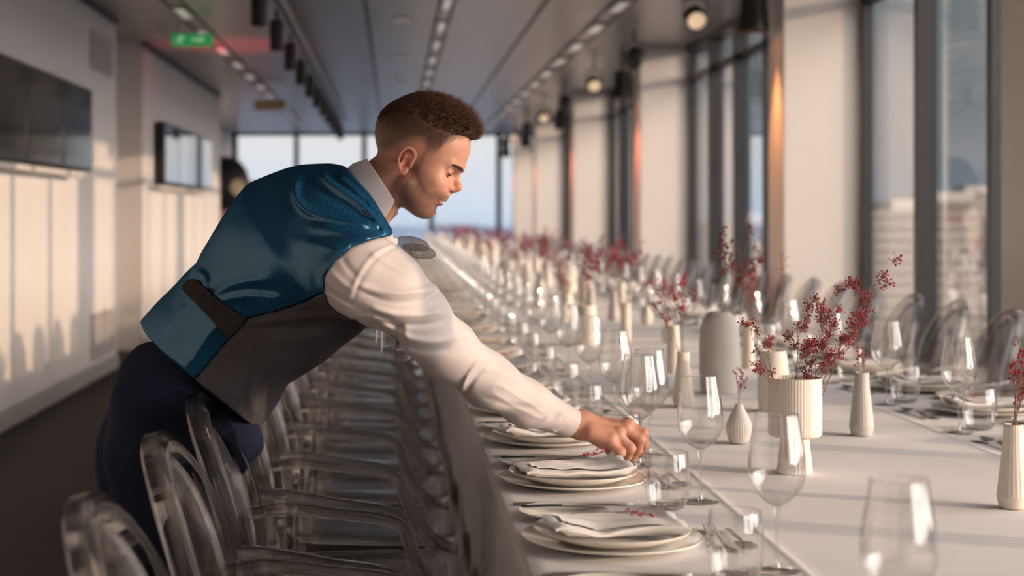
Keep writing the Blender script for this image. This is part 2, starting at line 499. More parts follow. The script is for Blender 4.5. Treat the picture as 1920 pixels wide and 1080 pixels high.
# ceiling slots
for n, (x, w) in enumerate(((-0.22, 0.03), (1.18, 0.035), (0.36, 0.03), (0.47, 0.03), (1.70, 0.03), (1.86, 0.03), (-1.78, 0.03), (-1.64, 0.03))):
    slab('trim_%d' % (n+4), (x-w/2, 2.0, CEIL-0.006), (x+w/2, YF, CEIL+0.001), M['black'])

# ground and town far below the tower
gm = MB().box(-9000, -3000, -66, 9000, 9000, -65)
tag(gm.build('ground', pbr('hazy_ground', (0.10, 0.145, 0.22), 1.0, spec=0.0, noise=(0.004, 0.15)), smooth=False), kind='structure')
def tower_block(x, y, w, d, h, col):
    t = empty('office_block', (x, y, -65), 'pale distant office block seen through the window glass', 'building', 'distant office blocks beyond the windows')
    MB().box(-w/2, -d/2, 0, w/2, d/2, h).build('walls', pbr('block_wall', [q*0.42 for q in col], 0.9, noise=(0.05, 0.1)), t, smooth=False)
    wn_ = MB()
    for k in range(int(h/4)):
        wn_.box(-w/2-0.15, -d/2-0.15, 2+4*k, w/2+0.15, d/2+0.15, 3.6+4*k)
    wn_.build('window_band', M['base'], t, smooth=False)
    MB().box(-w/5, -d/5, h, w/5, d/5, h+4).build('roof_hut', M['recess'], t, smooth=False)
for b in ((190, 590, 40, 30, 68, (0.55, 0.42, 0.36)), (240, 700, 60, 30, 72, (0.60, 0.46, 0.40)), (250, 640, 30, 30, 64, (0.5, 0.42, 0.4)),
          (330, 900, 60, 50, 78, (0.58, 0.46, 0.40)), (150, 640, 50, 30, 63, (0.5, 0.4, 0.38)), (420, 1000, 70, 40, 70, (0.6, 0.48, 0.42))):
    tower_block(*b)

# ------------------------------------------------------------------ wall fittings
def screen(y0, y1, x, z0, z1, label, group, lit=False):
    t = empty('wall_screen', (x, (y0+y1)/2, z0), label, 'screen', group)
    h, w = z1-z0, (y1-y0)/2
    MB().cbox(0, -w, 0, 0.085, w, h, 0.004).build('casing', M['black'], t, smooth=False)
    MB().cbox(0.083, -w+0.022, 0.022, 0.089, w-0.022, h-0.022, 0.001).build('display', M['screen_lit' if lit else 'screen'], t, smooth=False)
ordw = ['first', 'second', 'third', 'fourth', 'fifth', 'sixth', 'seventh', 'eighth', 'ninth', 'tenth', 'eleventh', 'twelfth']
for k in range(4):
    screen(11.87-1.065*(k+1)+0.012, 11.87-1.065*k-0.012, XL+0.03, 1.615, 2.22,
           'dark wall screen, %s from the vent in the screen row on the near wall' % ordw[k], 'screens on the near wall')
for k in range(4):
    screen(15.98+1.03*k+0.012, 15.98+1.03*(k+1)-0.012, -2.40+0.03, 1.61, 2.23,
           'pale reflecting wall screen, %s from the recess on the far wall' % ordw[k], 'screens on the far wall', True)
tag(MB().cbox(XL, 7.6, 1.565, XL+0.14, 11.45, 1.60, 0.004).build('wall_shelf', M['recess'], smooth=False), 'slim beige wall shelf directly under the dark screens', 'shelf')
tag(MB().cbox(-2.40, 15.6, 1.55, -2.28, 20.0, 1.58, 0.004).build('wall_shelf', M['recess'], smooth=False), 'slim beige wall shelf directly under the pale reflecting screens', 'shelf')

def vent(y0, y1, z0, z1, label):
    t = empty('wall_vent', (XL, (y0+y1)/2, z0), label, 'vent')
    w, h = (y1-y0)/2, z1-z0
    f = MB()
    f.box(0, -w, 0, 0.012, w, 0.025); f.box(0, -w, h-0.025, 0.012, w, h); f.box(0, -w, 0.025, 0.012, -w+0.025, h-0.025); f.box(0, w-0.025, 0.025, 0.012, w, h-0.025)
    f.build('frame', M['vent'], t, smooth=False)
    s = MB(); n = int((h-0.05)/0.022)
    for k in range(n):
        z = 0.03+k*0.022
        s.add([(0.001, -w+0.02, z), (0.001, w-0.02, z), (0.011, w-0.02, z+0.014), (0.011, -w+0.02, z+0.014), (0.001, -w+0.02, z+0.004), (0.001, w-0.02, z+0.004), (0.011, w-0.02, z+0.018), (0.011, -w+0.02, z+0.018)],
              [(0, 1, 2, 3), (7, 6, 5, 4), (0, 4, 5, 1), (1, 5, 6, 2), (2, 6, 7, 3), (3, 7, 4, 0)])
    s.build('slats', M['vent'], t, smooth=False)
vent(12.38, 13.30, 2.43, 2.74, 'square beige air vent high on the near white wall')
vent(12.42, 13.42, 0.16, 0.52, 'square beige air vent low on the near white wall above the baseboard')

# green exit sign under the ceiling
t = empty('exit_sign', W(360, 75, 13.6), 'small green emergency exit sign hanging under the ceiling', 'sign')
MB().cbox(-0.17, -0.02, -0.052, 0.17, 0.02, 0.052, 0.004).build('panel', M['green'], t, smooth=False)
a = MB()
a.add([(0.06, 0, -0.02), (0.12, 0, 0.0), (0.06, 0, 0.02), (0.06, -0.003, -0.02), (0.12, -0.003, 0.0), (0.06, -0.003, 0.02)], [(0, 1, 2), (5, 4, 3), (0, 3, 4, 1), (1, 4, 5, 2), (2, 5, 3, 0)])
a.box(0.0, -0.003, -0.008, 0.06, 0, 0.008)
a.build('arrow', M['pict'], t, smooth=False).location = (0, -0.021, 0)
p = MB()
p.sphere((-0.085, -0.022, 0.032), 0.009, 8, 6, (1, 0.3, 1))
p.sweep([(-0.09, -0.022, 0.022), (-0.10, -0.022, -0.005)], [0.009, 0.008], 6)
p.sweep([(-0.10, -0.022, -0.005), (-0.085, -0.022, -0.022), (-0.09, -0.022, -0.042)], 0.005, 6)
p.sweep([(-0.10, -0.022, -0.005), (-0.118, -0.022, -0.02), (-0.138, -0.022, -0.022)], 0.005, 6)
p.sweep([(-0.09, -0.022, 0.02), (-0.07, -0.022, 0.008), (-0.058, -0.022, 0.016)], 0.004, 6)
p.sweep([(-0.09, -0.022, 0.02), (-0.112, -0.022, 0.012), (-0.12, -0.022, 0.0)], 0.004, 6)
p.build('running_figure', M['pict'], t)
top = W(360, 75, 13.6).z
hr = None
for x in (-0.12, 0.12): MB().sweep([(x, 0, 0.05), (x, 0, CEIL-top)], 0.005, 6).build("hanger", M["alu"], t)
# amber sign further on
t = empty('hanging_sign', W(506, 197, 21.0), 'blurred amber sign hanging under the ceiling beyond the green sign', 'sign')
MB().cbox(-0.20, -0.02, -0.07, 0.20, 0.02, 0.07, 0.004).build('panel', M['amber_sign'], t, smooth=False)
MB().sweep([(0, 0, 0.06), (0, 0, CEIL-W(506, 197, 21.0).z)], 0.006, 6).build('hanger', M['alu'], t)
t = empty('smoke_detector', (W(302, 70, 14.4).x, 14.4, CEIL), 'round white smoke detector on the ceiling beside the green exit sign', 'detector')
MB().lathe([(0.055, 0), (0.06, -0.02), (0.05, -0.045), (0.02, -0.055)], 20, cap_top=True).build('housing', M['white'], t)
MB().lathe([(0.075, 0.0), (0.075, -0.012), (0.056, -0.014)], 20).build('base_ring', M['white'], t)

for k, (px, py) in enumerate(((754, 36), (750, 104), (746, 150))):
    y = 1.65*F_PX/(VPY-py)
    t = empty('downlight', ((px-VPX)*y/F_PX, y, CEIL), 'round pale recessed ceiling downlight, %s from the camera above the waiter' % ordw[k], 'downlight', 'round downlights over the aisle')
    MB().lathe([(0.085, 0.002), (0.085, -0.012), (0.068, -0.012), (0.06, 0.0)], 24).build('ring', M['white'], t)
    MB().lathe([(0.002, -0.004), (0.062, -0.004)], 24, cap_bottom=False).build('diffuser', M['lamp'], t)

# lamps inside the ceiling channels
def channel(x, name, ys, w, where):
    me_f = MB().cbox(-w/2-0.012, -0.32, -0.012, w/2+0.012, 0.32, 0.0, 0.003).mesh('frame', False); me_f.materials.append(M['alu'])
    me_d = MB().cbox(-w/2+0.006, -0.29, -0.018, w/2-0.006, 0.29, -0.0115, 0.002).mesh('diffuser', False); me_d.materials.append(M['lamp'])
    for k, y in enumerate(ys):
        lab = 'flat pale lamp in %s, %s of the visible lamps' % (where, ordw[k]) if k < 6 else 'small blurred lamp deep in %s' % where
        t = empty('ceiling_light', (x, y, CEIL-0.0065), lab, 'ceiling light', 'lamps in %s' % where)
        inst('frame', me_f, t); inst('diffuser', me_d, t)
channel(0.415, 'c', [12.4+1.5*k for k in range(13)], 0.05, 'the middle ceiling channel')
channel(1.78, 'r', [9.6+1.5*k for k in range(15)], 0.09, 'the window-side ceiling channel')
channel(-1.71, 'l', [13.0+1.5*k for k in range(12)], 0.08, 'the wall-side ceiling channel')

# track with black spotlights
t = empty('light_track', (-0.86, 0, CEIL), 'long grey lighting track carrying black spotlights along the ceiling', 'light track')
MB().cbox(-0.04, 8.0, -0.07, 0.04, 28.5, -0.02, 0.004).build('rail', M['alu'], t, smooth=False)
for y in (9, 14, 19, 24, 28): MB().box(-0.012, y-0.02, -0.02, 0.012, y+0.02, 0.0).build('bracket', M['black'], t, smooth=False)
MB().cbox(-0.012, 8.0, -0.078, 0.012, 28.5, -0.069, 0.002).build('groove', M['black'], t, smooth=False)
me_can = MB().lathe([(0.03, 0.0), (0.052, -0.004), (0.055, -0.05), (0.055, -0.235), (0.047, -0.24), (0.045, -0.215), (0.01, -0.213)], 20, cap_top=True).mesh('can', True, 40); me_can.materials.append(M['black'])
me_neck = MB().lathe([(0.016, 0.0), (0.016, 0.075)], 10, cap_top=True).mesh('neck', True, 40); me_neck.materials.append(M['black'])
for k in range(11):
    lab = 'black cylindrical spotlight under the track, %s from the camera' % ordw[k] if k < 6 else 'small blurred black spotlight toward the far end of the track'
    t = empty('track_spotlight', (-0.90, 10.7+1.63*k, CEIL-0.15), lab, 'spotlight', 'black spotlights on the track')
    inst('can', me_can, t); inst('neck', me_neck, t)

# spotlights by the columns: a can washing the column side orange, and round heads turned to the column fronts
me_big = MB().lathe([(0.05, 0.0), (0.075, -0.01), (0.08, -0.16), (0.095, -0.19), (0.10, -0.27), (0.092, -0.27), (0.085, -0.20), (0.02, -0.195)], 24, cap_top=True).mesh('can', True, 40); me_big.materials.append(M['black'])
me_lens = MB().lathe([(0.001, -0.235), (0.086, -0.235)], 24, cap_bottom=False).mesh('lens', False); me_lens.materials.append(M['orange_lens'])
me_rod = MB().sweep([(0, 0, -0.01), (0, 0, 0.25)], 0.014, 8).mesh('hanger', True); me_rod.materials.append(M['black'])
me_head = MB().lathe([(0.02, 0.10), (0.06, 0.09), (0.075, 0.05), (0.08, -0.07), (0.072, -0.08), (0.066, -0.05), (0.01, -0.048)], 22, cap_top=True).mesh('head', True, 40); me_head.materials.append(M['black'])
me_hl = MB().lathe([(0.001, -0.06), (0.064, -0.06)], 22, cap_bottom=False).mesh('lens', False); me_hl.materials.append(M['warm_lens'])
me_yoke = MB().sweep([(-0.085, 0, 0), (-0.085, 0, 0.12), (0, 0, 0.15), (0.085, 0, 0.12), (0.085, 0, 0)], 0.008, 6).sweep([(0, 0, 0.15), (0, 0, 0.24)], 0.012, 8).mesh('yoke', True); me_yoke.materials.append(M['black'])
where = ['first', 'second', 'third', 'fourth', 'fifth']
for k, y in enumerate(COLS[2:]):
    red = [(1.0, 0.36, 0.10), (1.0, 0.22, 0.10), (1.0, 0.20, 0.10), (1.0, 0.24, 0.10), (1.0, 0.26, 0.10)][k]
    t = empty('column_spotlight', (2.26, y+0.16, 2.72), 'black flared can lamp shining orange down the %s cream column' % where[k], 'spotlight', 'can lamps beside the columns')
    inst('can', me_big, t); inst('lens', me_lens, t); inst('hanger', me_rod, t)
    l = bpy.data.lights.new('orange_beam', 'SPOT'); l.energy = 62; l.color = red; l.spot_size = math.radians(50); l.spot_blend = 0.9; l.shadow_soft_size = 0.05
    lo = bpy.data.objects.new('orange_beam', l); link(lo, t); lo.location = (0, 0, -0.28); lo.rotation_euler = (0, math.radians(-5), 0)
    for dy, aim in ((-1.36, 1), (1.5, -1)):
        if y + dy > YF-0.5: continue
        lab = 'round black spotlight head %s the %s cream column' % ('before' if dy < 0 else 'past', where[k])
        t = empty('round_spotlight', (2.15, y+dy, 2.70), lab, 'spotlight', 'round spotlight heads by the columns')
        h = inst('head', me_head, t, rot=(math.radians(62)*aim, 0, 0)); inst('lens', me_hl, h)
        inst('yoke', me_yoke, t)
        if aim > 0:
            l = bpy.data.lights.new('warm_beam', 'SPOT'); l.energy = 13; l.color = (1.0, 0.78, 0.62); l.spot_size = math.radians(80); l.spot_blend = 1.0; l.shadow_soft_size = 0.06
            lo = bpy.data.objects.new('warm_beam', l); link(lo, t); lo.location = (0, 0.09, -0.05)
            lo.rotation_euler = (Vector((2.62, y, 1.3))-Vector((2.15, y+dy+0.09, 2.65))).to_track_quat('-Z', 'Y').to_euler()

# red uplighter whose glow tints the ceiling, hidden from the camera by the waiter
t = empty('floor_uplighter', (-1.55, 15.6, 0), 'small black floor uplighter glowing red behind the waiter', 'lamp')
MB().lathe([(0.11, 0.0), (0.12, 0.02), (0.12, 0.16), (0.10, 0.18), (0.09, 0.15), (0.01, 0.148)], 20, cap_top=True).build('housing', M['black'], t)
MB().lathe([(0.001, 0.155), (0.088, 0.155)], 20, cap_bottom=False).build('lens', pbr('red_lens', (0.3, 0.01, 0.02), 0.3, emit=((1, 0.03, 0.06), 2)), t)
l = bpy.data.lights.new('red_beam', 'SPOT'); l.energy = 160; l.color = (1, 0.03, 0.07); l.spot_size = math.radians(40); l.spot_blend = 1.0; l.shadow_soft_size = 0.08
lo = bpy.data.objects.new('red_beam', l); link(lo, t); lo.location = (0, 0, 0.2); lo.rotation_euler = (math.radians(180), 0, 0)

# red banner stand by the far windows
t = empty('banner_stand', (-2.42, 26.9, 0), 'red banner stand before the far windows behind the waiter', 'banner')
bn = MB()
outl = [(-0.25, 0.5), (0.25, 0.5), (0.25, 1.86), (0.02, 1.86), (-0.06, 1.70), (-0.10, 1.86), (-0.25, 1.86)]
n = len(outl)
bn.add([(x, -0.008, z) for x, z in outl]+[(x, 0.008, z) for x, z in outl], [tuple(range(n)), tuple(range(n, 2*n))[::-1]]+[(i, i+n, (i+1) % n+n, (i+1) % n) for i in range(n)])
bn.build('banner_panel', M['red'], t, smooth=False)
MB().cbox(-0.27, -0.12, 0, 0.27, 0.12, 0.05, 0.008).build('foot', M['alu'], t, smooth=False)
MB().sweep([(0, 0.02, 0.04), (0, 0.02, 1.84)], 0.012, 8).build('pole', M['alu'], t)

# dark rounded display with a pale badge, half hidden by the wall's end
t = empty('display_stand', (-2.60, 24.3, 0), 'dark domed display stand with a round pale badge past the white wall end', 'display stand')
MB().lathe([(0.02, 2.18), (0.15, 2.165), (0.28, 2.10), (0.37, 1.97), (0.42, 1.80), (0.43, 1.65), (0.40, 1.50), (0.31, 1.40), (0.16, 1.34)][::-1], 28, cap_top=True).build('dome', M['black'], t)
MB().lathe([(0.20, 0.9), (0.20, 1.25), (0.25, 1.36)], 24, cap_top=True).build('neck', M['pink'], t)
MB().lathe([(0.30, 0), (0.30, 0.03), (0.24, 0.06), (0.24, 1.1), (0.20, 1.15)], 24, cap_top=True).build('pedestal', M['white'], t)
bd = MB().lathe([(0.13, 0.0), (0.13, 0.012), (0.115, 0.02), (0.0015, 0.022)], 24).build('badge', M['gold'], t)
bd.location = (0.26, -0.335, 1.70); bd.rotation_euler = (math.radians(86), 0, math.radians(38))

# ------------------------------------------------------------------ the long table
TX0, TX1, TC, TZ = 0.205, 1.805, 1.005, 0.75
TY0, TY1 = 0.5, 30.2
t = empty('banquet_table', (TC, (TY0+TY1)/2, 0), 'very long banquet table under the white cloth', 'table')
hl = (TY1-TY0)/2
MB().cbox(-0.79, -hl+0.01, 0.71, 0.79, hl-0.01, 0.742, 0.004).build('tabletop', M['recess'], t, smooth=False)
for k in range(16):
    y = -hl+0.4+k*(2*hl-0.8)/15
    for s in (-1, 1):
        MB().cbox(s*0.62-0.02, y-0.02, 0, s*0.62+0.02, y+0.02, 0.71, 0.004).build('leg', M['dark'], t, smooth=False)

def ztop(x, y):
    z = 0.0
    for c in (0.634, 1.38): z += 0.0022*math.exp(-((x-c)/0.006)**2)
    q = (y % 1.94)-0.97
    z += 0.0012*math.exp(-(q/0.02)**2)
    z += 0.0007*math.sin(5.1*x+1.7*y)*math.sin(2.3*y-3*x)
    if y < 3.0: z += 0.0016*math.exp(-((y-2.45+0.22*(x-1))/0.02)**2)+0.0014*math.exp(-((y-2.2+0.35*(x-1.1))/0.018)**2)
    return z
cl = MB()
# cross-section of the cloth: hem, drop, rounded edge, top, and the same down the other side
DROP = 0.70
def section(y):
    out = []
    def fold(s, d, side):
        a = min(1, d/0.25)
        ph = y*2*math.pi
        return a*(0.004+0.006*math.sin(ph/0.42+side)+0.005*math.sin(ph/0.27+1.3+2*side)+0.006*d*math.sin(ph/0.61+side*3))
    for side, xe in ((-1, TX0), (1, TX1)):
        col = []
        for d in (DROP, 0.55, 0.42, 0.30, 0.20, 0.12, 0.06, 0.03):
            col.append((xe+side*fold(y, d, side), y, TZ-d))
        col += [(xe+side*0.001, y, TZ-0.012), (xe-side*0.003, y, TZ-0.004), (xe-side*0.010, y, TZ-0.0005)]
        if side < 0:
            out += col
            xs = [0.24, 0.3, 0.4, 0.5, 0.58, 0.61, 0.622, 0.628, 0.634, 0.640, 0.646, 0.66, 0.75, 0.9, 1.05, 1.2, 1.3, 1.36, 1.374, 1.38, 1.386, 1.4, 1.5, 1.6, 1.7, 1.77]
            out += [(x, y, TZ+ztop(x, y)) for x in xs]
        else: out += col[::-1]
    return out
ys = []
y = TY0
while y < TY1:
    ys.append(y); y += 0.03 if y < 6 else (0.06 if y < 14 else 0.15)
ys.append(TY1)
secs = [section(y) for y in ys]
n = len(secs[0])
V = [p for s in secs for p in s]
Fs = [(i*n+k, i*n+k+1, (i+1)*n+k+1, (i+1)*n+k) for i in range(len(ys)-1) for k in range(n-1)]
# end drops
for i, yy, sg in ((0, TY0, -1), (len(ys)-1, TY1, 1)):
    base = i*n
    b0 = len(V)
    for k in range(n):
        x, y, z = V[base+k]
        V.append((x, yy+sg*0.02, min(z, TZ-0.012)))
    b1 = len(V)
    for k in range(n):
        x, y, z = V[base+k]
        V.append((x, yy+sg*(0.03+0.01*math.sin(x*14)), TZ-DROP))
    for k in range(n-1):
        for p, q in ((base, b0), (b0, b1)):
            f = (p+k, p+k+1, q+k+1, q+k)
            Fs.append(f if sg > 0 else f[::-1])
cl.add(V, Fs)
tag(cl.build('tablecloth', M['cloth'], angle=None), 'white woven tablecloth draped over the very long table down to the floor', 'tablecloth')

# ------------------------------------------------------------------ clear chairs
def squircle(n, e=0.6):
    out = []
    for k in range(n):
        t = 2*math.pi*k/n
        c, s = math.cos(t), math.sin(t)
        out.append((math.copysign(abs(c)**e, c), math.copysign(abs(s)**e, s)))
    return out
def chair_meshes():
    P = {}
    # oval back: frame and thin curved panel
    zc, hh, hw = 0.705, 0.215, 0.185
    def back_pt(y, z):
        q = (z-zc)/hh
        return Vector((-0.232-0.058*q-0.012*q*q + 0.55*y*y, y, z))
    ring = []
    for k in range(40):
        a = 2*math.pi*k/40
        ring.append(back_pt(hw*math.cos(a), zc+hh*math.sin(a)))
    fr = MB()
    V = []; prof = [(-0.021, -0.018), (0.021, -0.014), (0.021, 0.014), (-0.021, 0.018)]
    prof = [(a*0.9, b) for a, b in ((-0.021, -0.019), (-0.012, -0.022), (0.012, -0.018), (0.021, -0.012), (0.021, 0.012), (0.012, 0.018), (-0.012, 0.022), (-0.021, 0.019))]
    m = len(prof)
    for k in range(40):
        a = 2*math.pi*k/40
        for r, d in prof:
            p = back_pt((hw+r)*math.cos(a), zc+(hh+r)*math.sin(a))
            V.append((p.x+d, p.y, p.z+d*0.27))
    Fs = [(k*m+j, ((k+1) % 40)*m+j, ((k+1) % 40)*m+(j+1) % m, k*m+(j+1) % m) for k in range(40) for j in range(m)]
    fr.add(V, Fs)
    for s in (-1, 1):   # stiles from the oval down to the seat
        fr.sweep([back_pt(s*0.135, 0.545)+Vector((0, 0, 0)), Vector((-0.182, s*0.15, 0.49)), Vector((-0.185, s*0.165, 0.44))], [0.016, 0.018, 0.019], prof=squircle(10), up=(1, 0, 0))
    P['back_frame'] = fr
    pn = MB(); V = []; nr, na = 5, 40
    for side in (-0.003, 0.003):
        for i in range(nr+1):
            r = max(i/nr, 0.001)
            for k in range(na):
                a = 2*math.pi*k/na
                p = back_pt((hw-0.016)*r*math.cos(a), zc+(hh-0.016)*r*math.sin(a))
                V.append((p.x+side-0.012*(1-r*r), p.y, p.z))
    Fs = []; o = (nr+1)*na
    for i in range(nr):
        for k in range(na):
            l = (k+1) % na
            Fs.append((i*na+k, i*na+l, (i+1)*na+l, (i+1)*na+k)); Fs.append((o+i*na+k, o+(i+1)*na+k, o+(i+1)*na+l, o+i*na+l))
    pn.add(V, Fs)
    P['backrest'] = pn
    # seat: rounded trapezoid slab
    def outline(inset):
        pts = []
        for k in range(48):
            a = 2*math.pi*k/48
            c, s = math.cos(a), math.sin(a)
            u = math.copysign(abs(c)**0.42, c); v = math.copysign(abs(s)**0.42, s)
            x = 0.04+(0.232-inset)*u
            hwid = (0.235 if u > 0 else 0.235)-0.022*(1-u)
            pts.append((x, (hwid-inset)*v))
        return pts
    st = MB(); V = []; n = 48
    for inset, z in ((0.03, 0.4285), (0.004, 0.4285), (0.0, 0.434), (0.0, 0.446), (0.006, 0.453), (0.03, 0.455), (0.09, 0.452), (0.15, 0.449)):
        V += [(x, y, z) for x, y in outline(inset)]
    rows = 8
    Fs = [(i*n+k, i*n+(k+1) % n, (i+1)*n+(k+1) % n, (i+1)*n+k) for i in range(rows-1) for k in range(n)]
    Fs.append(tuple(range((rows-1)*n, rows*n))); Fs.append(tuple(range(n))[::-1])
    st.add(V, Fs)
    P['seat'] = st
    ap = MB(); V = []
    for inset, z in ((0.02, 0.428), (0.02, 0.372), (0.034, 0.372), (0.034, 0.428)): V += [(x, y, z) for x, y in outline(inset)]
    Fs = [((i+1) % 4*n+k, (i+1) % 4*n+(k+1) % n, i*n+(k+1) % n, i*n+k) for i in range(4) for k in range(n)]
    ap.add(V, Fs)
    P['seat_rail'] = ap
    for s in (-1, 1):
        path = catmull([(-0.215, s*0.192, 0.665), (-0.14, s*0.232, 0.668), (-0.02, s*0.252, 0.652), (0.07, s*0.258, 0.640), (0.112, s*0.256, 0.622), (0.130, s*0.252, 0.575), (0.158, s*0.246, 0.51), (0.205, s*0.238, 0.455), (0.252, s*0.226, 0.425)], 5)
        rad = [0.0155]*len(path)
        pf = [(1.25*a, 0.78*b) for a, b in squircle(12, 0.45)]
        P['arm%d' % s] = MB().sweep(path, rad, prof=pf, up=(0, 0, 1))
        fl = [(0.248, s*0.208, 0.43), (0.250, s*0.207, 0.36), (0.254, s*0.202, 0.15), (0.256, s*0.200, 0.0)]
        P['legf%d' % s] = MB().sweep(fl, [0.023, 0.023, 0.017, 0.014], prof=squircle(12, 0.4), up=(1, 0, 0))
        rl = catmull([(-0.183, s*0.168, 0.44), (-0.198, s*0.170, 0.32), (-0.232, s*0.176, 0.15), (-0.282, s*0.184, 0.0)], 4)
        P['legr%d' % s] = MB().sweep(rl, [0.021-0.007*i/(len(rl)-1) for i in range(len(rl))], prof=squircle(12, 0.4), up=(1, 0, 0))
    return P
CP, CS = {}, {}
for k, mb in chair_meshes().items():
    nm = 'arm' if k.startswith('arm') else 'leg' if k.startswith('leg') else k
    me = mb.mesh(nm, True, 38); me.materials.append(M['ghost'])
    CP[k] = (nm, me)
    me = me.copy(); me.materials[0] = M['ghost_solid']
    CS[k] = (nm, me)
far_mb = MB()
for k, mb in chair_meshes().items(): far_mb.add(mb.v, mb.f)
far_me = far_mb.mesh('clear_chair', True, 38); far_me.materials.append(M['ghost'])

LS = [2.07+0.593*k for k in range(47)]        # place settings on the waiter's side
RS = [3.225+0.593*k for k in range(45)]       # place settings on the window side
NUM = ordw + ['thirteenth', 'fourteenth', 'fifteenth', 'sixteenth']
def chair(x, y, rz, label, group, far):
    if far:
        o = inst('clear_chair', far_me, None, (x, y, 0), (0, 0, rz)); return tag(o, label, 'chair', group)
    t = empty('clear_chair', (x, y, 0), label, 'chair', group, rz)
    for k, (nm, me) in (CS if x < 0.5 and y < 11 else CP).items(): inst(nm, me, t)
for k, s in enumerate(LS):
    j = random.uniform(-0.006, 0.006)
    if k == 2: lab = 'clear oval-backed chair standing directly against the waiter\'s dark trousers'
    elif k < 2: lab = ('clear oval-backed chair cut off by the bottom edge of the picture', 'clear oval-backed chair between the cut-off chair and the one touching the waiter\'s trousers')[k]
    elif k < 12: lab = 'clear chair on the waiter\'s side of the table, %s chair beyond the waiter\'s legs' % NUM[k-3]
    else: lab = 'blurred clear chair far down the waiter\'s side of the table'
    chair(-0.093+j, s-(0.05 if k == 2 else 0.02), random.uniform(-0.03, 0.03), lab, 'clear chairs along the waiter\'s side' if k < 12 else 'far clear chairs on the waiter\'s side', k >= 16)
for k, s in enumerate(RS):
    if k < 2: continue
    x = 2.103
    for c in COLS:
        if c-0.32 < s < c+0.72: x = 2.098
    if k < 12: lab = 'smoky clear chair along the window side, %s chair counted from the camera' % NUM[k-2]
    else: lab = 'blurred clear chair far down the window side of the table'
    chair(x+random.uniform(-0.008, 0.008), s+0.0, math.pi+random.uniform(-0.03, 0.03), lab, 'clear chairs along the window side' if k < 12 else 'far clear chairs on the window side', k >= 14)

# ------------------------------------------------------------------ tableware
def me_of(mb, name, mat, angle=40):
    me = mb.mesh(name, True, angle); me.materials.append(mat); return me
def plate_prof(r, h, lip):
    return [(0.001, 0.004), (r*0.60, 0.004), (r*0.66, 0.006), (r*0.97, h-0.001), (r, h), (r*0.995, h-0.003), (r*0.68, 0.001), (r*0.60, 0.0), (0.001, 0.0)][::-1]
me_charger = me_of(MB().lathe(plate_prof(0.150, 0.016, 0), 56, cap_bottom=False), 'charger_plate', M['porcelain'], 60)
me_dinner = me_of(MB().lathe(plate_prof(0.130, 0.020, 0), 56, cap_bottom=False), 'dinner_plate', M['porcelain'], 60)
me_bread = me_of(MB().lathe(plate_prof(0.081, 0.013, 0), 44, cap_bottom=False), 'bread_plate', M['porcelain'], 60)
for me in (me_charger, me_dinner, me_bread): pass

def napkin_mesh(seed):
    r = random.Random(seed)
    mb = MB()
    lx, ly = 0.222, 0.118
    ph = [r.uniform(0, 6) for _ in range(6)]
    def top(u, v):
        x, y = (u-0.5)*lx, (v-0.5)*ly
        z = 0.014+0.003*math.sin(9*u+ph[0])+0.002*math.sin(14*v+ph[1]+4*u)
        z += 0.011*math.exp(-((u-0.97)/0.07)**2)*(0.4+0.6*v)          # raised end
        z += 0.006*math.exp(-((u-0.05)/0.06)**2)*(1-0.5*v)
        z -= 0.006*math.exp(-(((u-0.33)/0.10)**2+((v-0.1)/0.35)**2))
        y += 0.006*math.sin(5*u+ph[2]); x += 0.005*math.sin(4*v+ph[3])
        return (x, y, z)
    nu, nv = 28, 14
    mb.grid(lambda u, v: top(u, v), nu, nv)
    # rolled edges and underside
    def under(u, v):
        x, y, z = top(u, v)
        e = min(u, 1-u)*lx; g = min(v, 1-v)*ly
        d = min(e, g)
        return (x*1.0, y*1.0, max(0.0, z-0.0045-0.02*min(1, d/0.03)) if d > 0.002 else z-0.0045)
    n0 = len(mb.v)
    V = [under(i/nu, j/nv) for i in range(nu+1) for j in range(nv+1)]
    mb.add(V, [(i*(nv+1)+j, i*(nv+1)+j+1, (i+1)*(nv+1)+j+1, (i+1)*(nv+1)+j) for i in range(nu) for j in range(nv)])
    def id_(i, j): return i*(nv+1)+j
    br = [id_(i, 0) for i in range(nu+1)]+[id_(nu, j) for j in range(1, nv+1)]+[id_(i, nv) for i in range(nu-1, -1, -1)]+[id_(0, j) for j in range(nv-1, 0, -1)]
    for a in range(len(br)):
        p, q = br[a], br[(a+1) % len(br)]
        mb.f.append((q, p, p+n0, q+n0))
    # second fold lying on top, its corner turned up
    def flap(u, v):
        x, y, z = top(0.10+0.82*u, 0.12+0.80*v)
        return (x, y, z+0.0035+0.022*max(0, u-0.80)/0.2*max(0, v-0.45)+0.004*math.sin(3*u+ph[4])*v*(1-u))
    mb.grid(lambda u, v: flap(u, v), 20, 10)
    return mb
me_naps = [me_of(napkin_mesh(k), 'napkin', M['napkin'], 60) for k in range(4)]

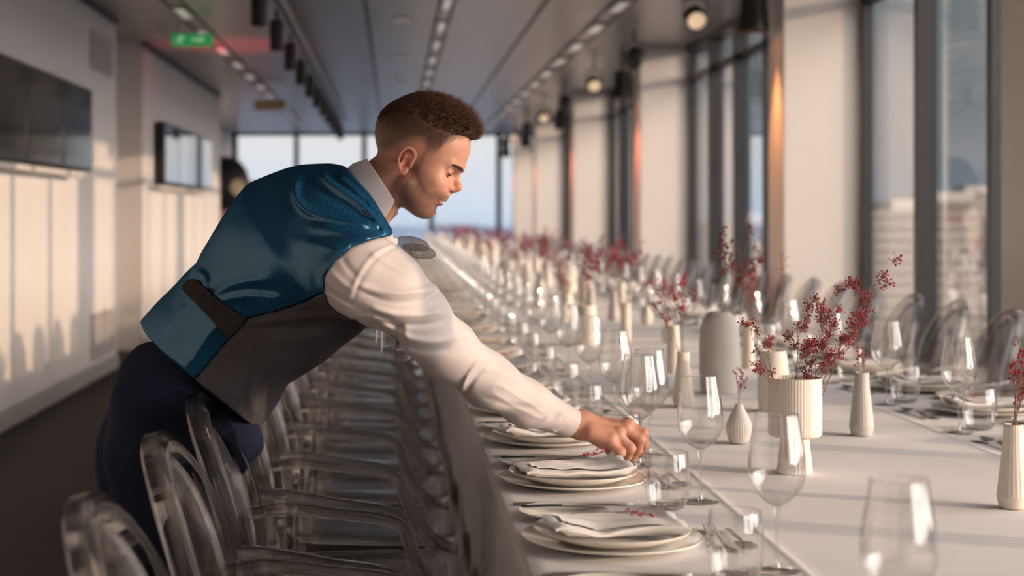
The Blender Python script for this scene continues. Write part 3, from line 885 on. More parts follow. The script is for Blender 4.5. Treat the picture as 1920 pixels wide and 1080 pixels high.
# gypsophila: branching stems carrying clusters of tiny buds
ICO = None
def ico():
    global ICO
    if ICO is None:
        p = (1+5**0.5)/2
        v = [(-1, p, 0), (1, p, 0), (-1, -p, 0), (1, -p, 0), (0, -1, p), (0, 1, p), (0, -1, -p), (0, 1, -p), (p, 0, -1), (p, 0, 1), (-p, 0, -1), (-p, 0, 1)]
        L = math.sqrt(1+p*p)
        ICO = ([(a/L, b/L, c/L) for a, b, c in v], [(0, 11, 5), (0, 5, 1), (0, 1, 7), (0, 7, 10), (0, 10, 11), (1, 5, 9), (5, 11, 4), (11, 10, 2), (10, 7, 6), (7, 1, 8), (3, 9, 4), (3, 4, 2), (3, 2, 6), (3, 6, 8), (3, 8, 9), (4, 9, 5), (2, 4, 11), (6, 2, 10), (8, 6, 7), (9, 8, 1)])
    return ICO
def spray(seed, length, lean=(0, 0), buds=60, bud_r=0.0026, start=0.35, spread=0.55, sr=0.0011, stems=1, root_r=0.01, flat=False):
    """(stem mesh, bud mesh) of one or more dried twigs growing from the origin"""
    r = random.Random(seed)
    st, bd = MB(), MB()
    iv, if_ = ico()
    ends = []
    def branch(p, d, L, rad, depth):
        pts = [p.copy()]
        q = p.copy(); dd = d.copy(); n = 5
        for i in range(n):
            dd = (dd+Vector((r.uniform(-.12, .12), r.uniform(-.12, .12)*(0.2 if flat else 1), r.uniform(-.06, .10)*(0.3 if flat else 1)))).normalized()
            q = q+dd*(L/n); pts.append(q.copy())
        st.sweep(pts, [rad*(1-0.5*i/n) for i in range(n+1)], 4, cap=False)
        if depth == 0:
            ends.append((pts[-1], dd)); ends.append((pts[-2], dd)); return
        m = 3 if depth > 1 else r.choice((2, 3))
        for i in range(m):
            f = start+(1-start)*(i+r.random()*0.8)/m if depth > 1 else 0.35+0.65*(i+r.random()*0.7)/m
            k = min(n-1, int(f*n)); a = pts[k].lerp(pts[k+1], f*n-k if f*n-k < 1 else 1)
            o = Vector((r.uniform(-1, 1), r.uniform(-1, 1)*(0.7 if flat else 1), r.uniform(-0.3, 0.6)*(0.1 if flat else 1)))
            nd = (dd+o*spread).normalized()
            branch(a, nd, L*r.uniform(0.34, 0.52), rad*0.62, depth-1)
        ends.append((pts[-1], dd))
    for s in range(stems):
        a = r.uniform(0, 6.28)
        w_ = 0.06 if stems == 1 else 0.28
        d = Vector((lean[0]+r.uniform(-w_, w_), lean[1]+(0 if flat else r.uniform(-w_, w_)), 0.0 if flat else 1.0)).normalized()
        branch(Vector((root_r*math.cos(a)*r.random(), root_r*math.sin(a)*r.random(), 0)), d, length*r.uniform(0.78, 0.95), sr, 2)
    for b in range(buds):
        p, d = ends[b % len(ends)]
        o = Vector((r.uniform(-1, 1), r.uniform(-1, 1), r.uniform(-1, 1)))*(0.010 if b >= len(ends) else 0.002)*(0.5 if flat else 1)
        if flat: o.z = abs(o.z)*0.5
        c = p+o
        if o.length > 0.004 and not flat: st.sweep([p-d*0.004, c], 0.0004, 3, cap=False)
        R = bud_r*r.uniform(0.5, 1.25); q_ = (r.uniform(.65, 1.25), r.uniform(.65, 1.25), r.uniform(.65, 1.25))
        bd.add([(c.x+R*x*q_[0]*r.uniform(.7, 1.25), c.y+R*y*q_[1]*r.uniform(.7, 1.25), c.z+R*z*q_[2]*r.uniform(.7, 1.25)) for x, y, z in iv], if_)
    return st, bd
def me_spray(*a, mat='bud', **k):
    s, b = spray(*a, **k)
    return me_of(s, 'twig', M['stem'], None), me_of(b, 'buds', M[mat], None)
flat_sprigs = [me_spray(100+k, 0.13, lean=(1, 0.12), buds=34, bud_r=0.0021, start=0.40, spread=0.8, sr=0.0010, flat=True, root_r=0.0) for k in range(4)]

# cutlery
def bar(prof, thick):
    """flat cutlery outline along x: list of (x, half width, z)"""
    mb = MB(); V = []
    for x, w, z in prof: V += [(x, -w, z), (x, w, z), (x, w*0.85, z+thick), (x, -w*0.85, z+thick)]
    n = len(prof)
    Fs = [(i*4+k, (i+1)*4+k, (i+1)*4+(k+1) % 4, i*4+(k+1) % 4) for i in range(n-1) for k in range(4)]
    Fs += [(0, 1, 2, 3), ((n-1)*4+3, (n-1)*4+2, (n-1)*4+1, (n-1)*4)]
    return mb.add(V, Fs)
knife_h = me_of(bar([(0, .004, 0), (0.006, .006, 0), (0.05, .0052, .001), (0.10, .0042, .001), (0.112, .005, .001)], 0.0035), 'handle', M['steel'], 30)
knife_b = me_of(bar([(0.112, .0045, .001), (0.13, .008, .0012), (0.19, .0085, .0012), (0.215, .006, .001), (0.228, .001, .0005)], 0.0016), 'blade', M['steel'], 30)
spoon_h = me_of(bar([(0, .004, 0), (0.006, .0065, 0), (0.05, .004, .002), (0.11, .0028, .005), (0.135, .004, .004)], 0.0025), 'handle', M['steel'], 30)
sb = MB()
sb.grid(lambda u, v: (0.165+0.034*math.cos(2*math.pi*u)*v, 0.019*math.sin(2*math.pi*u)*v, 0.0005+0.007*v*v), 20, 5)
spoon_b = me_of(sb, 'bowl', M['steel'], None)
fork_h = me_of(bar([(0, .004, 0), (0.006, .006, 0), (0.05, .004, .002), (0.11, .0028, .005), (0.135, .010, .003), (0.15, .0115, .001)], 0.0022), 'handle', M['steel'], 30)
fork_t = []
for k in range(4):
    y = -0.0088+k*0.00587
    fork_t.append(me_of(MB().sweep([(0.148, y, .002), (0.17, y, .002), (0.195, y*0.95, .007)], [0.0021, 0.0018, 0.001], 6), 'tine', M['steel'], None))
butter_h = me_of(bar([(0, .003, 0), (0.005, .005, 0), (0.05, .004, .001), (0.075, .0035, .001)], 0.003), 'handle', M['dark'], 30)
butter_b = me_of(bar([(0.075, .004, .001), (0.09, .0075, .001), (0.13, .008, .001), (0.15, .002, .001)], 0.0014), 'blade', M['steel'], 30)

# stemmed glass and tumbler
def wine_parts():
    bowl = [(0.0045, 0.100), (0.010, 0.1015), (0.019, 0.107), (0.030, 0.118), (0.0385, 0.130), (0.0425, 0.143), (0.0435, 0.155), (0.0428, 0.170), (0.0405, 0.188), (0.0375, 0.206), (0.0345, 0.224), (0.0325, 0.238), (0.0322, 0.2405)]
    bowl = [(p.x, p.z) for p in catmull([(r, 0, z) for r, z in bowl], 2)]
    b = MB()
    n = 64; V = []
    for r, z in bowl:
        a = 0.020*min(1, max(0, (z-0.150)/0.03))
        for k in range(n):
            t_ = 2*math.pi*k/n
            rr = r*(1+a*math.cos(16*t_))
            V.append((rr*math.cos(t_), rr*math.sin(t_), z))
    Fs = [(i*n+k, i*n+(k+1) % n, (i+1)*n+(k+1) % n, (i+1)*n+k) for i in range(len(bowl)-1) for k in range(n)]
    b.add(V, Fs)
    rim = MB().sweep([(0.0323*math.cos(2*math.pi*k/40), 0.0323*math.sin(2*math.pi*k/40), 0.2405) for k in range(40)], 0.0007, 5, closed=True)
    stem = MB().lathe([(0.006, 0.004), (0.0042, 0.009), (0.0034, 0.02), (0.0032, 0.05), (0.0034, 0.078), (0.0045, 0.090), (0.0075, 0.0985), (0.010, 0.1015)], 14, cap_bottom=False)
    foot = MB().lathe([(0.001, 0.0005), (0.036, 0.0), (0.0372, 0.0012), (0.036, 0.0022), (0.020, 0.003), (0.006, 0.0052)], 40, cap_bottom=False)
    return b, rim, stem, foot
_b, _r, _s, _f = wine_parts()
WG = [('bowl', me_of(_b, 'bowl', M['glass'], None)), ('rim', me_of(_r, 'rim', M['glass_solid'], None)), ('stem', me_of(_s, 'stem', M['glass_solid'], None)), ('foot', me_of(_f, 'foot', M['foot_glass'], 60))]
fm = MB()
for mb in (_b, _r, _s, _f): fm.add(mb.v, mb.f)
me_wine_far = me_of(fm, 'wine_glass', M['glass'], None)
def tumbler_mesh():
    prof = [(0.026, 0.0), (0.031, 0.002), (0.0365, 0.012), (0.0405, 0.030), (0.0425, 0.050), (0.0418, 0.072), (0.0395, 0.092), (0.0378, 0.104)]
    prof = [(p.x, p.z) for p in catmull([(r, 0, z) for r, z in prof], 3)]
    wall = MB(); n = 64; V = []
    for r, z in prof:
        a = 0.018*min(1, z/0.02)
        for k in range(n):
            t_ = 2*math.pi*k/n; rr = r*(1+a*math.cos(18*t_))
            V.append((rr*math.cos(t_), rr*math.sin(t_), z))
    wall.add(V, [(i*n+k, i*n+(k+1) % n, (i+1)*n+(k+1) % n, (i+1)*n+k) for i in range(len(prof)-1) for k in range(n)])
    rim = MB().sweep([(0.0378*math.cos(2*math.pi*k/40), 0.0378*math.sin(2*math.pi*k/40), 0.104) for k in range(40)], 0.0008, 5, closed=True)
    base = MB().lathe([(0.001, 0.0005), (0.026, 0.0003), (0.031, 0.0025), (0.034, 0.008), (0.028, 0.009), (0.001, 0.008)], 40, cap_bottom=False)
    return wall, rim, base
_w, _r2, _b2 = tumbler_mesh()
TG = [('wall', me_of(_w, 'wall', M['glass'], None)), ('rim', me_of(_r2, 'rim', M['glass_solid'], None)), ('base', me_of(_b2, 'base', M['glass_solid'], 60))]
fm = MB()
for mb in (_w, _r2, _b2): fm.add(mb.v, mb.f)
me_tumbler_far = me_of(fm, 'tumbler', M['glass'], None)

def whole(name, parts, loc, rz, label, cat, group, far_me_=None, rot=None):
    if far_me_ is not None:
        return tag(inst(name, far_me_, None, loc, rot or (0, 0, rz)), label, cat, group)
    t = empty(name, loc, label, cat, group, rz)
    if rot: t.rotation_euler = rot
    for nm, me in parts: inst(nm, me, t)
    return t

def setting(side, k, s):
    """one place setting: s = its place along the table, side -1 = the waiter's side"""
    far = k >= 10
    vfar = s > 13.0
    w = 'waiter\'s side' if side < 0 else 'window side'
    jit = lambda a: random.uniform(-a, a)
    def X(d): return TC+side*(TC-d)
    def Yo(d): return s+side*d
    if not far: nth = 'of the %s setting from the camera, %s' % (NUM[k], w)
    else: nth = 'far down the %s, beyond the tenth setting' % w
    sz = 'blurred ' if far else ''
    g = lambda n: '%s on the %s%s' % (n, w, ', far down' if far else '')
    z0 = TZ+0.002
    rz = 0 if side < 0 else math.pi
    px, py = X(0.366)+jit(.004), Yo(0.0)+jit(.006)
    def T(name, me, x, y, z, r, label, cat, grp): return tag(inst(name, me, None, (x, y, z), (0, 0, r)), label, cat, grp)
    T('charger_plate', me_charger, px, py, z0, jit(3), sz+'wide white charger plate '+nth, 'plate', g('charger plates'))
    T('dinner_plate', me_dinner, px, py, z0+0.0085, jit(3), sz+'white dinner plate under the napkin '+nth, 'plate', g('dinner plates'))
    T('napkin', random.choice(me_naps), px-side*0.005, py+jit(.004), z0+0.0205, rz+jit(.07), sz+'folded white cloth napkin '+nth, 'napkin', g('napkins'))
    bx, by = X(0.312)+jit(.004), Yo(-0.234)+jit(.004)
    T('bread_plate', me_bread, bx, by, z0, jit(3), sz+'small white bread plate '+nth, 'plate', g('bread plates'))
    if not vfar:
        a = rz+0.05+jit(.08)
        t = empty('sprig', (px-0.07*math.cos(a), py-0.07*math.sin(a)-0.004, z0+0.052), sz+'red flower sprig on the napkin '+nth, 'flower sprig', g('napkin sprigs'), a)
        st, bd = random.choice(flat_sprigs)
        inst('twig', st, t); tag(inst('buds', bd, t), kind='stuff')
        whole('butter_knife', [('handle', butter_h), ('blade', butter_b)], (bx+side*0.075, by-side*0.03, z0+0.0125), rz+jit(.05), sz+'butter knife on the bread plate '+nth, 'knife', g('butter knives'))
        whole('table_knife', [('handle', knife_h), ('blade', knife_b)], (X(0.225), Yo(0.232), z0), rz+jit(.02), sz+'steel table knife '+nth, 'knife', g('table knives'))
        whole('dessert_fork', [('handle', fork_h)]+[('tine', q) for q in fork_t], (X(0.545), Yo(0.06), z0), rz+math.pi/2+jit(.03), sz+'small steel fork above the plates '+nth, 'fork', g('forks'))
        whole('dessert_spoon', [('handle', spoon_h), ('bowl', spoon_b)], (X(0.58), Yo(-0.12), z0), rz-math.pi/2+jit(.03), sz+'small steel spoon above the plates '+nth, 'spoon', g('dessert spoons'))
    if not (side < 0 and k == 1 and False):
        gx, gy = X(0.585)+jit(.006), Yo(0.205)+jit(.008)
        whole('wine_glass', WG, (gx, gy, z0), jit(3), sz+'clear stemmed wine glass '+nth, 'wine glass', g('wine glasses'), me_wine_far if vfar else None)
        tx, ty = X(0.508)+jit(.006), Yo(0.272)+jit(.006)
        whole('tumbler', TG, (tx, ty, z0), jit(3), sz+'clear ribbed tumbler '+nth, 'tumbler', g('tumblers'), me_tumbler_far if vfar else None)
for k, s in enumerate(LS): setting(-1, k, s)
for k, s in enumerate(RS): setting(1, k, s)
# the glass being set down and the two carried upside down
GLASS_AT = Vector((0.536, 3.49, TZ+0.003))
whole('wine_glass', WG, GLASS_AT, 0.2, 'clear stemmed wine glass held at its foot by the waiter\'s outstretched hand', 'wine glass', None)
for foot, rim, lab in ((W(774, 456, 3.37), W(727, 664, 3.47), 'clear wine glass carried upside down, its foot uppermost behind the waiter\'s shoulder'),
                       (W(785, 470, 3.28), W(742, 664, 3.37), 'clear wine glass carried upside down, its foot just below the other foot')):
    d = (rim-foot).normalized()
    q = d.to_track_quat('Z', 'Y')
    whole('wine_glass', WG, foot, 0, lab, 'wine glass', None, rot=q.to_euler())

# ------------------------------------------------------------------ vases and dried flowers
def ribbed(prof, ribs, amp, n=None, close=True, rng=None):
    n = n or ribs*4
    return MB().lathe(prof, n, ribs, amp, rng)
def vase_goblet(mat='ceramic'):
    cup = MB().lathe([(0.010, 0.078), (0.050, 0.078), (0.0545, 0.081), (0.0555, 0.086), (0.0555, 0.200), (0.0545, 0.2025), (0.0535, 0.200), (0.0525, 0.11), (0.002, 0.105)], 224, 56, 0.010, (0.083, 0.2005))
    foot = MB().lathe([(0.036, 0.0), (0.037, 0.003), (0.029, 0.074), (0.022, 0.078), (0.002, 0.0785)], 112, 28, 0.014, (0.002, 0.075))
    return [('cup', me_of(cup, 'cup', M[mat], 50)), ('foot', me_of(foot, 'foot', M[mat], 50))]
def vase_single(prof, ribs, amp, mat='ceramic', rng=None):
    pr = [(p.x, p.z) for p in catmull([(r, 0, z) for r, z in prof], 4)]
    rt, zt = pr[-1]
    pr += [(rt-0.0015, zt+0.001), (rt-0.003, zt-0.001), (rt-0.004, zt-0.03), (0.001, zt-0.035)]
    return [('body', me_of(MB().lathe(pr, ribs*4, ribs, amp, rng), 'body', M[mat], 60))]
V_GOBLET = vase_goblet()
V_DROP = vase_single([(0.018, 0), (0.024, 0.006), (0.0305, 0.035), (0.026, 0.056), (0.013, 0.082), (0.0085, 0.094)], 30, 0.018)
V_SLIM = vase_single([(0.023, 0), (0.026, 0.004), (0.030, 0.022), (0.0285, 0.032), (0.023, 0.085), (0.0185, 0.125), (0.0175, 0.155)], 22, 0.014, rng=(0.024, 0.16))
V_SLIM_G = vase_single([(0.023, 0), (0.026, 0.004), (0.030, 0.022), (0.0285, 0.032), (0.023, 0.085), (0.0185, 0.125), (0.0175, 0.155)], 22, 0.014, mat='ceramic_grey', rng=(0.024, 0.16))
V_TALL = vase_single([(0.036, 0), (0.040, 0.004), (0.043, 0.05), (0.042, 0.10), (0.037, 0.15), (0.034, 0.168)], 40, 0.010)
V_BIG = vase_single([(0.050, 0), (0.056, 0.006), (0.060, 0.06), (0.061, 0.12), (0.059, 0.18), (0.052, 0.222), (0.038, 0.243), (0.030, 0.25)], 60, 0.006, mat='ceramic_grey')
V_TUBE = vase_single([(0.018, 0), (0.021, 0.004), (0.0225, 0.06), (0.021, 0.12), (0.0195, 0.165)], 24, 0.012)
def vase(kind, x, y, label, group=None, rz=0.0, sc=1.0):
    t = whole('ribbed_vase', kind, (x, y, TZ+0.0015), rz, label, 'vase', group)
    if sc != 1.0: t.scale = (sc,)*3
    return t
def flowers(parts, loc, label, group=None, rz=0.0, name='dried_flower_spray', sc=1.0):
    t = empty(name, loc, label, 'dried flowers', group, rz)
    if sc != 1.0: t.scale = (sc,)*3
    inst('twig', parts[0], t); tag(inst('buds', parts[1], t), kind='stuff')
    return t
def on_table(px, py): 
    y = (EYE-TZ)*F_PX/(py-VPY)
    return (px-VPX)*y/F_PX, y
# the goblet vase in the middle with its spreading twigs
x, y = on_table(1497, 892)
vase(V_GOBLET, x, y+0.03, 'cream ribbed goblet vase on a cone foot holding the widest red flower spray')
for i, (lean, L, nb, lab) in enumerate((((-0.16, 0.1), 0.20, 170, 'upright red dried twig rising steeply at the waiter\'s side of the goblet vase'),
        ((0.02, -0.05), 0.225, 210, 'red dried twig rising almost straight up from the goblet vase'),
        ((0.24, -0.05), 0.245, 230, 'red dried twig in the middle of the goblet vase spray'),
        ((0.42, 0.05), 0.285, 240, 'tall red dried twig between the middle and the longest goblet vase twigs'),
        ((0.62, 0.05), 0.30, 230, 'long red dried twig leaning furthest toward the windows from the goblet vase'),
        ((0.50, 0.2), 0.27, 210, 'full red dried twig leaning toward the windows just behind the longest one'),
        ((0.45, -0.25), 0.20, 190, 'low red dried twig leaning over the goblet vase rim'),
        ((0.12, -0.3), 0.14, 120, 'short red dried twig close above the goblet vase rim'))):
    flowers(me_spray(200+i, L, lean=lean, buds=int(nb*1.45), bud_r=0.0020, start=0.25, spread=0.60, sr=0.0011, stems=1, mat='bud_dark' if i % 2 else 'bud'), (x-0.012+0.007*i, y+0.03+0.006*(i%4-1.5), TZ+0.115), lab)
x, y = on_table(1389, 834)
vase(V_DROP, x, y+0.02, 'small cream teardrop vase left of the goblet vase'.replace('left of', 'on the waiter\'s side of'))
flowers(me_spray(230, 0.085, lean=(0.12, 0), buds=46, bud_r=0.0024, spread=0.6, stems=2, root_r=0.003, sr=0.0008), (x, y+0.02, TZ+0.085), 'little red sprig standing in the small teardrop vase')
x, y = on_table(1450, 772)
vase(V_TALL, x, y, 'cream ribbed cylinder vase half hidden behind the goblet vase')
flowers(me_spray(231, 0.25, lean=(-0.16, 0), buds=60, bud_r=0.0022, stems=2), (x, y, TZ+0.14), 'thin red twigs in the half hidden cylinder vase')
x, y = on_table(1620, 819)
vase(V_SLIM_G, x, y+0.02, 'slim pale grey fluted vase standing alone on the window side of the goblet vase')
flowers(me_spray(232, 0.075, lean=(-0.1, 0), buds=60, bud_r=0.0025, stems=3, root_r=0.008, sr=0.0008), (x, y+0.02, TZ+0.135), 'short red sprig in the slim vase standing alone')
x, y = on_table(1349, 738)
vase(V_BIG, x, y, 'large plain grey bottle vase, the biggest vase on the table')
flowers(me_spray(233, 0.22, lean=(0.30, 0.1), buds=260, bud_r=0.0036, start=0.4, stems=4, spread=0.5, root_r=0.015, mat='bud_dark'), (x, y, TZ+0.225), 'dark red dried flowers in the large grey vase')
x, y = on_table(1281, 762)
vase(V_SLIM, x, y, 'slim cream fluted vase beside the large grey vase')
flowers(me_spray(234, 0.21, lean=(-0.22, 0), buds=200, bud_r=0.0032, stems=4, spread=0.45, root_r=0.008), (x, y, TZ+0.14), 'russet dried flower spray in the slim vase beside the large grey vase')
x, y = on_table(1900, 957)
vase(V_SLIM, x+0.008, y+0.02, 'slim cream fluted vase cut by the picture edge', rz=0.3)
flowers(me_spray(235, 0.135, lean=(0.10, 0), buds=190, bud_r=0.0028, stems=5, spread=0.42, root_r=0.010), (x+0.008, y+0.02, TZ+0.135), 'bright red flower spray in the vase at the picture edge')
x, y = on_table(1262, 700)
vase(V_TUBE, x, y, 'cream tube vase behind the russet dried flower spray')
x, y = on_table(1403, 690)
vase(V_TUBE, x, y, 'cream tube vase behind the large grey vase on its window side')
flowers(me_spray(236, 0.21, lean=(0.10, 0), buds=160, bud_r=0.0036, stems=4, spread=0.5, root_r=0.008), (x, y, TZ+0.14), 'red twigs in the tube vase behind the large grey vase')
# clusters further along
kinds = [V_TALL, V_DROP, V_SLIM, V_TUBE, V_GOBLET, V_SLIM_G]
hts = {id(V_TALL): 0.15, id(V_DROP): 0.085, id(V_SLIM): 0.14, id(V_TUBE): 0.15, id(V_GOBLET): 0.12, id(V_SLIM_G): 0.14}
bunches = [me_spray(300+k, 0.19+0.02*(k % 3), lean=(random.uniform(-.3, .3), 0), buds=150, bud_r=0.0042, stems=4, spread=0.5, root_r=0.010, mat='bud' if k % 2 else 'bud_dark') for k in range(6)]
cx = 0
yy = 6.75
while yy < 29.5:
    nv_ = random.choice((3, 4, 4))
    for i in range(nv_):
        kd = kinds[(cx+i*2) % 6] if cx else (V_TALL, V_TUBE, V_DROP, V_SLIM)[i % 4]
        x = TC+(-0.17, 0.02, 0.16, 0.30, -0.30)[i % 5]+random.uniform(-.04, .04)
        y2 = yy+(0.0, 0.22, 0.10, -0.15, 0.3)[i % 5]+random.uniform(-.05, .05)
        if cx < 3:
            wh = ('first', 'second', 'third')[cx]
            lv = 'cream ribbed vase in the %s cluster past the large grey vase, %s from the camera' % (wh, ('first', 'third', 'second', 'fourth')[i % 4])
            lf = 'reddish dried flowers in the %s cluster past the large grey vase, %s vase' % (wh, ('first', 'third', 'second', 'fourth')[i % 4])
            gv, gf = 'vases in the middle of the table', 'dried flowers in the middle of the table'
        else:
            lv, lf = 'small blurred cream vase far down the middle of the table', 'small blurred red flowers far down the middle of the table'
            gv, gf = 'vases far down the table', 'flowers far down the table'
        vase(kd, x, y2, lv, gv)
        if kd is not V_GOBLET or True:
            if random.random() < 0.85 or cx > 1:
                flowers(bunches[(cx+i) % 6], (x, y2, TZ+hts[id(kd)]), lf, gf, rz=random.uniform(0, 6.28), sc=random.uniform(0.85, 1.15) if kd is not V_DROP else 0.7)
    cx += 1
    yy += random.uniform(1.25, 1.6)

# ------------------------------------------------------------------ the waiter: implicit surfaces meshed by surface nets
def axis(*segs):
    """coordinates from (start, stop, step) runs laid end to end"""
    out = [segs[0][0]]
    for a, b, h in segs:
        n = max(1, int(round((b-out[-1])/h)))
        out += list(np.linspace(out[-1], b, n+1)[1:])
    return np.array(out, dtype=np.float32)

class Field:
    def __init__(self, xs, ys_, zs):
        self.x, self.y, self.z = xs, ys_, zs
        self.F = np.full((len(xs), len(ys_), len(zs)), 0.3, dtype=np.float32)
    def region(self, lo, hi):
        s = []
        for ax, a, b in ((self.x, lo[0], hi[0]), (self.y, lo[1], hi[1]), (self.z, lo[2], hi[2])):
            i, j = np.searchsorted(ax, a), np.searchsorted(ax, b)
            s.append(slice(max(0, i-1), min(len(ax), j+1)))
        return tuple(s)
    def grid(self, s):
        return np.meshgrid(self.x[s[0]], self.y[s[1]], self.z[s[2]], indexing='ij')
    def add(self, fn, lo, hi, k=0.01):
        m = k+0.012
        s = self.region([a-m for a in lo], [b+m for b in hi])
        X, Y, Z = self.grid(s)
        if X.size == 0: return
        d = fn(X, Y, Z); a = self.F[s]
        h = np.clip(0.5+0.5*(a-d)/k, 0, 1)
        self.F[s] = a*(1-h)+d*h-k*h*(1-h)
    def cut(self, fn, lo, hi, k=0.004):
        m = k+0.012
        s = self.region([a-m for a in lo], [b+m for b in hi])
        X, Y, Z = self.grid(s)
        if X.size == 0: return
        d = -fn(X, Y, Z); a = self.F[s]
        h = np.clip(0.5-0.5*(a-d)/k, 0, 1)
        self.F[s] = a*(1-h)+d*h+k*h*(1-h)
    def apply(self, fn):
        X, Y, Z = np.meshgrid(self.x, self.y, self.z, indexing='ij')
        self.F = fn(X, Y, Z, self.F).astype(np.float32)
    def mesh(self, name, mat=None, smooth_it=0):
        F = self.F; x, y, z = self.x, self.y, self.z
        F[0] = F[-1] = 0.3; F[:, 0] = F[:, -1] = 0.3; F[:, :, 0] = F[:, :, -1] = 0.3
        S = F < 0
        c = np.zeros([d-1 for d in F.shape], dtype=np.uint8)
        for i in (0, 1):
            for j in (0, 1):
                for k in (0, 1):
                    c += S[i:F.shape[0]-1+i, j:F.shape[1]-1+j, k:F.shape[2]-1+k]
        act = np.argwhere((c > 0) & (c < 8))
        vid = np.full(c.shape, -1, dtype=np.int32)
        vid[act[:, 0], act[:, 1], act[:, 2]] = np.arange(len(act))
        acc = np.zeros((len(act), 3)); cnt = np.zeros(len(act))
        I, J, K = act.T
        ax = (x, y, z)
        for a in range(3):
            o1, o2 = [q for q in range(3) if q != a]
            for p in (0, 1):
                for q in (0, 1):
                    off = [0, 0, 0]; off[o1] = p; off[o2] = q
                    A = (I+off[0], J+off[1], K+off[2])
                    off2 = off.copy(); off2[a] = 1
                    B = (I+off2[0], J+off2[1], K+off2[2])
                    fa, fb = F[A], F[B]
                    cr_ = (fa < 0) != (fb < 0)
                    t = np.where(cr_, fa/np.where(cr_, fa-fb, 1), 0)
                    pa = [ax[d][A[d]].astype(float) for d in range(3)]
                    pa[a] = pa[a]+t*(ax[a][B[a]]-ax[a][A[a]])
                    for d in range(3): acc[:, d] += np.where(cr_, pa[d], 0)
                    cnt += cr_
        P = acc/np.maximum(cnt, 1)[:, None]
        quads = []
        for a in range(3):
            o1, o2 = [(1, 2), (2, 0), (0, 1)][a]
            sl0 = [slice(None)]*3; sl1 = [slice(None)]*3
            sl0[a] = slice(0, -1); sl1[a] = slice(1, None)
            s0, s1 = S[tuple(sl0)], S[tuple(sl1)]
            e = np.argwhere(s0 != s1)
            ok = (e[:, o1] > 0) & (e[:, o2] > 0) & (e[:, o1] < F.shape[o1]-1) & (e[:, o2] < F.shape[o2]-1)
            e = e[ok]
            inside0 = s0[e[:, 0], e[:, 1], e[:, 2]]
            def g(d1, d2):
                f = e.copy(); f[:, o1] += d1; f[:, o2] += d2
                return vid[f[:, 0], f[:, 1], f[:, 2]]
            q = np.stack([g(-1, -1), g(0, -1), g(0, 0), g(-1, 0)], 1)
            q[~inside0] = q[~inside0][:, ::-1]
            quads.append(q)
        Q = np.concatenate(quads)
        Q = Q[(Q >= 0).all(1)]
        for _ in range(smooth_it):
            acc = np.zeros_like(P); cn = np.zeros(len(P))
            for a, b in ((0, 1), (1, 2), (2, 3), (3, 0)):
                for u, v in ((a, b), (b, a)):
                    np.add.at(acc, Q[:, u], P[Q[:, v]]); np.add.at(cn, Q[:, u], 1)
            P = P*0.5+0.5*acc/np.maximum(cn, 1)[:, None]
        me = bpy.data.meshes.new(name)
        me.vertices.add(len(P)); me.vertices.foreach_set('co', P.ravel())
        me.loops.add(len(Q)*4); me.loops.foreach_set('vertex_index', Q.ravel().astype(np.int32))
        me.polygons.add(len(Q)); me.polygons.foreach_set('loop_start', np.arange(0, len(Q)*4, 4, dtype=np.int32))
        me.polygons.foreach_set('loop_total', np.full(len(Q), 4, dtype=np.int32))
        me.update(calc_edges=True)
        me.polygons.foreach_set('use_smooth', np.ones(len(Q), dtype=bool))
        me.validate()
        if mat: me.materials.append(mat)
        return me, P

def cone(p, q, ra, rb, ysc=1.0, fl=None):
    """round cone from p to q; ysc>1 widens it across the hall"""
    p, q = np.array(p, float), np.array(q, float)
    def fn(X, Y, Z):
        ax_, ay, az = X-p[0], (Y-p[1])/ysc, Z-p[2]
        b = np.array([q[0]-p[0], (q[1]-p[1])/ysc, q[2]-p[2]])
        L = (b*b).sum()
        t = np.clip((ax_*b[0]+ay*b[1]+az*b[2])/L, 0, 1)
        d = np.sqrt((ax_-t*b[0])**2+(ay-t*b[1])**2+(az-t*b[2])**2)
        return (d-(ra+t*(rb-ra))).astype(np.float32)
    R = max(ra, rb)
    lo = [min(p[i], q[i])-R*(ysc if i == 1 else 1) for i in range(3)]
    hi = [max(p[i], q[i])+R*(ysc if i == 1 else 1) for i in range(3)]
    return fn, lo, hi

def PXY(X, Y, Z):
    """picture coordinates of hall points, to lay out cloth edges and folds"""
    return VPX+F_PX*X/Y, VPY-F_PX*(Z-EYE)/Y

def poly_sd(px, py, pts, closed=True):
    """signed distance (negative inside) to a polygon"""
    pts = np.array(pts, float); n = len(pts)
    d2 = np.full(px.shape, 1e12); ins = np.zeros(px.shape, bool)
    for i in range(n if closed else n-1):
        a, b = pts[i], pts[(i+1) % n]
        e = b-a
        wx, wy = px-a[0], py-a[1]
        t = np.clip((wx*e[0]+wy*e[1])/(e@e), 0, 1)
        d2 = np.minimum(d2, (wx-t*e[0])**2+(wy-t*e[1])**2)
        if closed:
            c1 = (py >= a[1]) != (py >= b[1])
            if abs(e[1]) > 1e-9:
                ins ^= c1 & (px < a[0]+(py-a[1])*e[0]/e[1])
    d = np.sqrt(d2)
    return np.where(ins, -d, d) if closed else d

def smax(a, b, k):
    h = np.clip(0.5-0.5*(a-b)/k, 0, 1)
    return a*(1-h)+b*h+k*h*(1-h)

# joints: picture position, depth
def J(px, py, y, rpx=None):
    p = W(px, py, y)
    return (p, None if rpx is None else rpx*y/F_PX)

